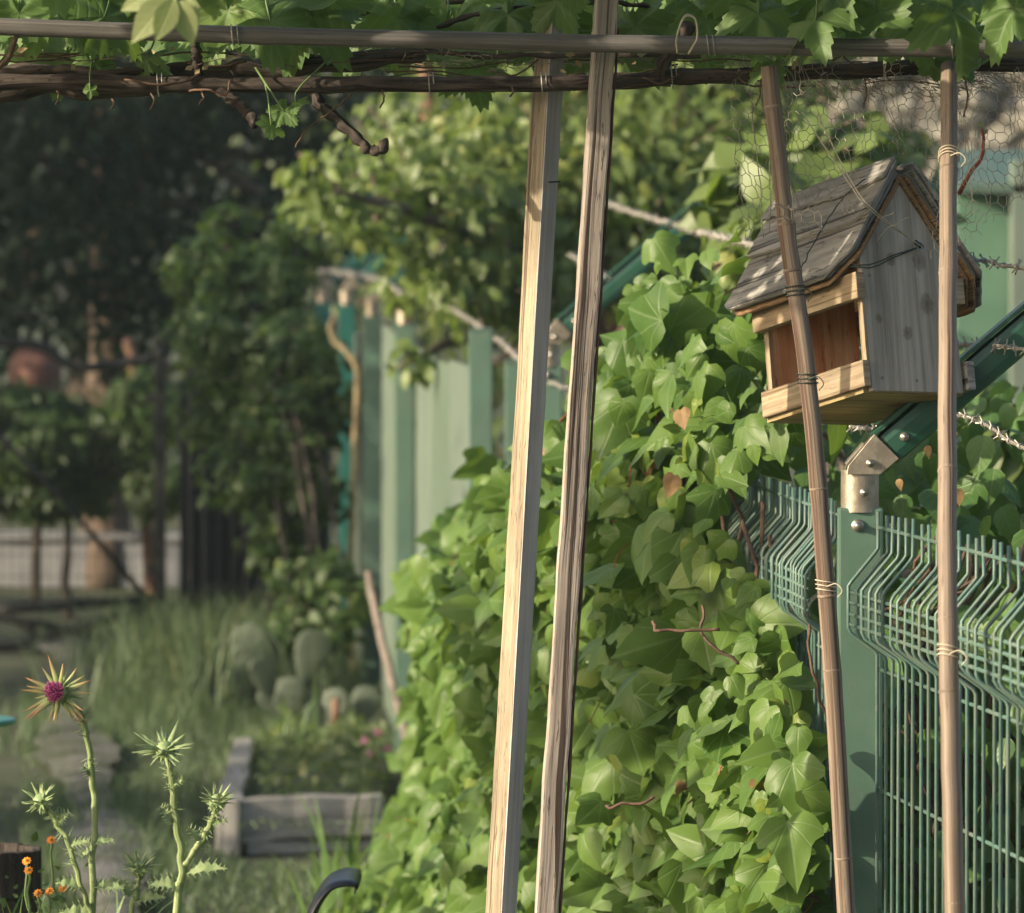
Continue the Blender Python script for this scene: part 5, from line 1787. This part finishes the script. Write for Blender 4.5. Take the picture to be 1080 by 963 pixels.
nk = len(base)
blades(m, base, h[keep], RNG.normal(0, .28, (nk, 2)) + np.array((.08, -.05)), RNG.uniform(.0018, .0042, nk), np.clip(RNG.normal(.5, .25, nk), 0, 1))
tag(m.build('grass', M['grass'], loc=(0, 0, 0)), 'long soft grass on both sides of the path', 'grass', kind='stuff')

# tall arching grass clump by the gate
t = thing('grass_clump', 'tall pale arching grass clump in front of the shade screen', 'grass clump', (P(190, 0, 19.6)[0], 19.6, 0))
m = MB()
n = 700
bp = np.stack([P(190, 0, 19.6)[0] + RNG.normal(0, .2, n), 19.6 + RNG.normal(0, .35, n), np.zeros(n)], 1)
blades(m, bp, RNG.uniform(.22, .46, n), RNG.normal(0, .30, (n, 2)) + np.array((.05, -.1)), RNG.uniform(.003, .006, n), np.clip(RNG.normal(.65, .25, n), 0, 1))
tag(m.build('blades', M['grass'], t), kind='stuff')


def strap_plant(label, spots, d, hs, w_, n, name='strap_leaf_plant', lean=.3):
    c = np.mean([P(x, 0, d)[0] for x in spots])
    t = thing(name, label, 'plant', (c, d, 0))
    m = MB()
    bs = np.array([(P(spots[k % len(spots)], 0, d)[0] + random.uniform(-.04, .04), d + random.uniform(-.1, .1), 0) for k in range(n)])
    blades(m, bs, RNG.uniform(hs[0], hs[1], n), RNG.normal(0, lean, (n, 2)), RNG.uniform(w_ * .7, w_, n), RNG.uniform(0.2, .9, n), .5)
    tag(m.build('blades', M['irisleaf'], t), kind='stuff')


strap_plant('strap-leaved plant arching at the foot of the ivy', (330, 360, 395), 12.2, (.18, .42), .011, 46)
strap_plant('upright sword-leaved plant between ivy and raised bed', (352, 362, 385), 12.9, (.28, .46), .009, 14, lean=.14)
strap_plant('broad low arching leaves spreading left of the black chair back', (250, 290, 330), 12.0, (.12, .25), .016, 26, lean=.7)
strap_plant('thin tall weed stems in front of the prickly pears', (300, 318, 330), 16.8, (.2, .36), .008, 16, lean=.18)


# broad-leaved weeds under the ivy at the bottom
t = thing('weed', 'broad-leaved weeds between the ivy and the chair back', 'weed', (P(430, 0, 12.4)[0], 12.4, 0))
m = MB()
n = 620
wx = RNG.uniform(335, 520, n)
wd = RNG.uniform(11.2, 12.6, n)
pos = np.stack([(wx - 540) / FPX * wd, wd, RNG.uniform(.02, 1, n) * np.interp(wx, [335, 385, 430, 520], [.05, .16, .3, .36])], 1)
scatter(m, IVY_T[2:3] + POINT_T, pos, np.tile((-.3, -.6, .6), (n, 1)) + rnd3(n, .35), np.tile((-.2, -.3, -.6), (n, 1)) + rnd3(n, .5), RNG.uniform(.05, .09, n), RNG.uniform(.3, 1, n))
m.build('leaves', M['ivy'], t)
m = MB()
for k in range(60):
    m.tube([pos[k] * (1, 1, 0), pos[k]], .002, 4)
m.build('stalks', M['plantstem'], t)

# ------------------------------------------------------------------ thistles


def spike(mb, p, dv, ln, w_, rnd, curve=0.0, up=(0, 0, 1)):
    """Stiff tapering bract: a flattened curved spike."""
    dv = unit(dv)
    s_ = unit(np.cross(dv, np.array(up) + .01))
    nn = np.cross(s_, dv)
    pts = [p + dv * ln * f + nn * curve * ln * f * f for f in (0, .2, .45, .7, 1)]
    mb.tube(pts, [w_ * .8, w_, w_ * .75, w_ * .45, w_ * .06], 6, rnd=rnd, flat=.5, ref=s_)


def thistle_head(t, c, face, r, spikes, ln, open_, stage):
    face = unit(np.array(face, float))
    hd = MB()
    hd.lathe([(.0001, -r * 1.0), (r * .55, -r * .85), (r * .9, -r * .3), (r * .95, r * .2), (r * .7, r * .7), (r * .35, r * .9), (.0001, r * .95)], c, 16, face)
    head = hd.build('flower_head', M['bract'], t)
    sp = MB()
    u = unit(np.cross(face, (0.2, .1, 1)))
    w_ = np.cross(face, u)
    for k in range(spikes):
        row = k % 3
        a = k * 2.399963
        el = (0.35, 0.0, -0.35)[row] + random.uniform(-.18, .18) + open_
        dv = (u * math.cos(a) + w_ * math.sin(a)) * math.cos(el) + face * math.sin(el)
        L = ln * random.uniform(.72, 1.1) * (1, .95, .75)[row]
        spike(sp, c + dv * r * .7, dv, L, L * .072 + .0009, random.random(), random.uniform(-.12, .12), face)
    for k in range(spikes * 2):
        a = random.uniform(0, 2 * PI)
        el = random.uniform(-1.2, .9)
        dv = (u * math.cos(a) + w_ * math.sin(a)) * math.cos(el) + face * math.sin(el)
        spike(sp, c + dv * r * .8, dv, ln * random.uniform(.15, .32), .0016, random.random(), 0, face)
    sp.build('bracts', M['bractred' if stage else 'bract'], head)
    if stage:
        fl = MB()
        for k in range(230):
            a = random.uniform(0, 2 * PI)
            q = math.sqrt(random.random()) * r * .66
            b = c + face * r * .8 + (u * math.cos(a) + w_ * math.sin(a)) * q
            dv = unit(face + (u * math.cos(a) + w_ * math.sin(a)) * q / r * .7)
            fl.tube([b, b + dv * r * .75, b + dv * r * random.uniform(.85, 1.15)], [.0009, .0009, .0006], 4)
        fl.build('florets', M['floret'], head)


def thistle_stem(mb, lf, pts, r0, r1, seed, spine_spots=(), n=50):
    pp = path(pts, n, .004, seed)
    mb.tube(pp, np.linspace(r0, r1, n), 10)
    rr = random.Random(seed)
    for f in spine_spots:
        c = pp[int(f * (n - 1))]
        tg = unit(pp[min(n - 1, int(f * (n - 1)) + 1)] - pp[max(0, int(f * (n - 1)) - 1)])
        for k in range(13):
            v = unit(np.cross(tg, np.array([rr.gauss(0, 1) for _ in range(3)])))
            spike(lf, c + v * r0 * .6 + tg * rr.uniform(-.012, .012), v + tg * rr.uniform(-.5, .6), rr.uniform(.006, .018), .0015, rr.random())
    for k in range(70):
        i = rr.randint(0, n - 2)
        tg = unit(pp[i + 1] - pp[i])
        v = unit(np.cross(tg, np.array([rr.gauss(0, 1) for _ in range(3)])))
        spike(lf, pp[i] + v * r1 * .8, v + tg * .4, rr.uniform(.002, .005), .0006, rr.random())


def thistle_leaf(lf, p, dv, ln, wd, seed):
    rr = random.Random(seed)
    dv = unit(np.array(dv, float))
    s_ = unit(np.cross(dv, (0, -.7, .7)))
    nn = np.cross(s_, dv)
    V, F = [], []
    K = 13
    for k in range(K):
        f = k / (K - 1)
        c = p + dv * ln * f - nn * ln * .25 * f * f
        w_ = wd * math.sin(PI * min(1, f * .9 + .12)) * (1.25 if k % 2 else .6)
        for q in (-1, 0, 1):
            V.append(c + s_ * w_ * q + nn * (w_ * .5 * abs(q) + rr.uniform(-.002, .002)))
    for k in range(K - 1):
        for q in range(2):
            a = k * 3 + q
            F.append((a, a + 1, a + 4, a + 3))
    lf.add(V, F, None, rr.random())
    for k in range(1, K - 1):
        for q in (0, 2):
            b = np.asarray(V[k * 3 + q])
            spike(lf, b, s_ * (q - 1) + dv * .5, rr.uniform(.005, .011), .0009, rr.random())


DT = 8.15
th1 = thing('thistle', 'thistle with an open magenta flower head on its tallest stem', 'thistle', (P(98, 0, DT)[0], DT, 0), 'spiny thistles at the lower left')
st, lf = MB(), MB()
jn = P(100, 968, DT)
gb = np.array((P(102, 0, DT)[0], DT + .02, 0))
thistle_stem(st, lf, [gb, P(103, 1250, DT), P(98, 963, DT), P(99, 860, DT), P(98, 820, DT), P(90, 765, DT), P(83, 750, DT), P(74, 738, DT)], .0054, .0038, 3, (.80, .855, .70, .62))
thistle_stem(st, lf, [jn, P(88, 940, DT - .02), P(74, 895, DT - .02), P(60, 868, DT - .02), P(50, 850, DT - .02)], .0040, .0036, 4, (.45, .62, .78, .9))
st.build('stems', M['thistle'], th1)
thistle_leaf(lf, P(98, 890, DT), (.9, -.2, .35), .030, .006, 1)
thistle_leaf(lf, P(99, 895, DT), (-.8, -.3, -.3), .022, .005, 2)
thistle_leaf(lf, P(72, 892, DT - .02), (.9, -.2, .3), .032, .006, 3)
thistle_leaf(lf, P(60, 868, DT - .02), (.6, -.2, .6), .025, .006, 4)
thistle_leaf(lf, P(98, 965, DT), (-.9, -.3, .2), .05, .012, 5)
thistle_leaf(lf, P(99, 935, DT), (.9, -.3, .1), .045, .011, 21)
thistle_leaf(lf, P(85, 935, DT - .02), (-.9, -.3, .3), .035, .009, 22)
thistle_leaf(lf, P(98, 820, DT), (-.5, -.3, .8), .022, .005, 23)
lf.build('leaves', M['bract'], th1)
thistle_head(th1, P(63, 731, DT), (-.28, -.95, .18), .0150, 25, .048, .05, True)
thistle_head(th1, P(44, 846, DT - .02), (-.45, -.6, .7), .0135, 34, .024, .45, False)
th2 = thing('thistle', 'forked thistle with two closed green heads right of the magenta one', 'thistle', (P(190, 0, DT)[0], DT, 0), 'spiny thistles at the lower left')
st, lf = MB(), MB()
gb = np.array((P(178, 0, DT)[0], DT + .02, 0))
thistle_stem(st, lf, [gb, P(178, 1250, DT), P(186, 963, DT), P(191, 930, DT), P(190, 890, DT), P(184, 850, DT), P(179, 815, DT), P(176, 796, DT)], .0066, .0044, 5, (.875, .80, .70))
thistle_stem(st, lf, [P(190, 920, DT), P(200, 905, DT), P(214, 885, DT), P(224, 866, DT), P(229, 852, DT)], .0045, .0042, 6, (.5, .65, .8, .92))
st.build('stems', M['thistle'], th2)
thistle_leaf(lf, P(184, 868, DT), (-.6, -.3, .9), .032, .007, 6)
thistle_leaf(lf, P(195, 920, DT), (1, -.25, .28), .060, .010, 7)
thistle_leaf(lf, P(224, 868, DT), (.9, -.3, .3), .022, .005, 8)
thistle_leaf(lf, P(189, 935, DT), (-.9, -.3, .2), .045, .010, 24)
thistle_leaf(lf, P(180, 830, DT), (.7, -.3, .6), .022, .005, 25)
thistle_leaf(lf, P(212, 888, DT), (-.5, -.3, .8), .028, .006, 26)
lf.build('leaves', M['bract'], th2)
thistle_head(th2, P(174, 792, DT), (-.1, -.5, .85), .0150, 32, .038, .25, False)
thistle_head(th2, P(229, 846, DT), (.1, -.4, .9), .0130, 34, .025, .45, False)
th3 = thing('thistle', 'small low thistle with one spiky green head between the taller ones', 'thistle', (P(140, 0, 8.3)[0], 8.3, 0), 'spiny thistles at the lower left')
st, lf = MB(), MB()
thistle_stem(st, lf, [(P(140, 0, 8.3)[0], 8.3, 0), P(139, 1200, 8.3), P(138, 980, 8.3), P(142, 945, 8.3), P(146, 925, 8.3)], .005, .0038, 7, (.9, .95, .8))
st.build('stems', M['thistle'], th3)
thistle_leaf(lf, P(140, 950, 8.3), (.9, -.2, .25), .048, .010, 9)
thistle_leaf(lf, P(138, 945, 8.3), (-.6, -.3, .8), .040, .010, 10)
lf.build('leaves', M['bract'], th3)
thistle_head(th3, P(147, 917, 8.3), (0, -.5, .9), .0125, 32, .028, .45, False)

# weeds around the marigolds and a dark wooden tub at the left edge
t = thing('meadow_weed', 'narrow-leaved weeds crowding the bottom left corner', 'weed', (P(40, 0, 8.3)[0], 8.3, 0))
m = MB()
n = 170
bp = np.stack([(np.where(RNG.uniform(0, 1, n) < .7, RNG.uniform(-30, 90, n), RNG.uniform(-30, 170, n)) - 540) / FPX * 8.35, 8.35 + RNG.normal(0, .12, n), np.full(n, .2)], 1)
hh = RNG.uniform(.34, .52, n)
bp[:, 2] = 1.6 - (963 - 250 + 40) * 8.35 / FPX - .12
blades(m, bp, RNG.uniform(.12, .235, n), RNG.normal(0, .3, (n, 2)), RNG.uniform(.003, .006, n), RNG.uniform(.1, .9, n))
tag(m.build('blades', M['irisleaf'], t), kind='stuff')
m = MB()
for k in range(14):
    q = bp[k]
    m.tube(path([(q[0], q[1], 0), (q[0] + .02, q[1], q[2] * .5), tuple(q), (q[0] + random.uniform(-.03, .03), q[1], q[2] + .12)], 14, .01, k), .0022, 5)
m.build('stems', M['plantstem'], t)
t = thing('wooden_tub', 'dark old wooden tub at the left edge behind the marigolds', 'tub', (P(-20, 0, 9.2)[0], 9.2, 0))
zt = P(0, 894, 9.2)[2]
m = MB()
for k in range(18):
    a = 2 * PI * k / 18
    nv = np.array((math.cos(a), math.sin(a), 0))
    m.box(np.array((P(-20, 0, 9.2)[0], 9.2, zt / 2)) + nv * .085, (ZUP, np.array((-nv[1], nv[0], 0)), nv), (zt / 2 - .001 * (k % 3), .0145, .007), .002, cuts=2, jitter=.001)
m.build('staves', M['vinebark'], t, smooth=False)
m = MB()
for zz in (zt * .55, zt * .88):
    m.tube([np.array((P(-20, 0, 9.2)[0] + .0945 * math.cos(a), 9.2 + .0945 * math.sin(a), zz)) for a in np.linspace(0, 2 * PI, 40)], .004, 6)
m.build('hoop', M['black'], t)
m = MB()
m.lathe([(.0001, zt - .03), (.08, zt - .03)], (P(-20, 0, 9.2)[0], 9.2, 0), 20)
m.build('tub_soil', M['soil'], t)

# turquoise round table top poking in at the left edge
tx = P(-38, 0, 10.2)[0]
tz = P(0, 758, 10.2)[2]
t = thing('garden_table', 'round turquoise table top just entering at the left edge', 'table', (tx, 10.2, 0))
m = MB()
m.lathe([(.0001, tz - .012), (.07, tz - .012), (.0875, tz - .010), (.090, tz - .004), (.0885, tz), (.084, tz + .001), (.0001, tz - .002)], (tx, 10.2, 0), 40)
m.build('tabletop', M['turq'], t)
m = MB()
m.tube([(tx, 10.2, 0.02), (tx, 10.2, tz - .01)], .014, 10)
m.build('column', M['black'], t)
m = MB()
m.lathe([(.0001, .03), (.03, .028), (.075, .012), (.08, 0)], (tx, 10.2, 0), 24)
m.build('foot', M['black'], t)

# black chair back poking up at the bottom
DCH = 8.6
cx = P(300, 0, DCH)[0]
t = thing('garden_chair', 'black plastic garden chair back with its curled top at the bottom edge', 'chair', (cx, DCH, 0))
m = MB()
prof = [(cx - .02, DCH, .40), P(318, 1010, DCH), P(328, 968, DCH), P(338, 945, DCH), P(350, 930, DCH), P(366, 925, DCH), P(378, 927, DCH), P(376, 934, DCH)]
pp = path(prof, 46)
V, F, UVs = [], [], []
wds = np.interp(np.arange(46), [0, 26, 36, 45], [.026, .022, .014, .006])
for i, p in enumerate(pp):
    tg = unit(pp[min(45, i + 1)] - pp[max(0, i - 1)])
    nn = np.cross(tg, YF)
    for k in range(10):
        a = 2 * PI * k / 10
        V.append(p + nn * (wds[i] * .35 * math.cos(a)) + YF * (.12 * math.sin(a)))
        UVs.append((i, k))
for i in range(45):
    for k in range(10):
        F.append((i * 10 + k, i * 10 + (k + 1) % 10, (i + 1) * 10 + (k + 1) % 10, (i + 1) * 10 + k))
F.append(tuple(range(10)))
F.append(tuple(45 * 10 + k for k in range(10)))
m.add(V, F, UVs)
m.build('backrest', M['blackplastic'], t)
MB().box((cx - .2, DCH, .40), (XR, YF, ZUP), (.21, .20, .015), .008).build('seat', M['blackplastic'], t)
for sx in (-.38, -.01):
    for sy in (-.17, .17):
        MB().tube([(cx + sx, DCH + sy, 0), (cx + sx * .97, DCH + sy * .95, .39)], [.014, .018], 8).build('leg', M['blackplastic'], t)

# ------------------------------------------------------------------ far right: shed and stone wall
t = thing('garden_shed', 'pale green painted shed beyond the fence at the right edge', 'shed', (P(1120, 0, 17)[0], 17, 0))
xa, xb = P(1010, 0, 17)[0], P(1010, 0, 17)[0] + 1.5
zt = P(0, 205, 17)[2]
m = MB()
m.box(((xa + xb) / 2, 17.5, zt / 2), (XR, YF, ZUP), ((xb - xa) / 2, .5, zt / 2), .004)
m.build('wall', M['shedgreen'], t, smooth=False)
xq = P(1085, 0, 16.96)[0]
MB().box((xq, 16.93, zt / 2 + .05), (XR, YF, ZUP), (.055, .05, zt / 2 + .05), .006).build('corner_post', M['palegreen'], t)
MB().prism([(-.62, 0), (.62, 0), (.62, .03), (0, .14), (-.62, .03)], xb - xa + .02, (xa - .01, 17.5, zt), (YF, ZUP, XR), .004).build('roof', M['green'], t, smooth=False)

t = thing('stone_wall', 'pale sunlit rough stone wall high behind the shed', 'wall', (P(1000, 0, 24)[0], 24, 0))
m = MB()
xa, xb = P(880, 0, 24)[0], P(880, 0, 24)[0] + 3.0
zt = P(0, 22, 24)[2]
V, F, UVs = [], [], []
NX, NZ = 70, 60
for j in range(NZ + 1):
    for i in range(NX + 1):
        x, zz = lerp(xa, xb, i / NX), zt * j / NZ
        V.append((x, 24 + .06 * mnoise.noise(Vector((x * 5, 0, zz * 8))) + .02 * mnoise.noise(Vector((x * 15, 1, zz * 20))), zz + (.04 * mnoise.noise(Vector((x * 4, 3, 0))) if j == NZ else 0)))
        UVs.append((x, zz))
for j in range(NZ):
    for i in range(NX):
        a = j * (NX + 1) + i
        F.append((a, a + 1, a + NX + 2, a + NX + 1))
m.add(V, F, UVs)
m.box(((xa + xb) / 2, 24.25, zt / 2 - .05), (XR, YF, ZUP), ((xb - xa) / 2, .15, zt / 2 - .05))
m.build('masonry', M['stone'], t, smooth=False)

# ------------------------------------------------------------------ thin evening haze
hz = NT('evening_haze')
pv = hz.n('VolumePrincipled', Color=(0.72, 0.92, 0.95), Density=HAZE)
hz.t.links.new(pv.outputs[0], hz.out.inputs['Volume'])
bm = bmesh.new()
bmesh.ops.create_cube(bm, size=2)
for vv in bm.verts:
    vv.co = Vector((vv.co.x * 61, vv.co.y * 71 + 50, 2.3 + vv.co.z * 3.5))
me = bpy.data.meshes.new('haze')
bm.to_mesh(me)
bm.free()
me.materials.append(hz.m)
o = bpy.data.objects.new('haze', me)
COL.objects.link(o)
tag(o, 'thin pale evening haze over the garden', 'haze', kind='stuff')
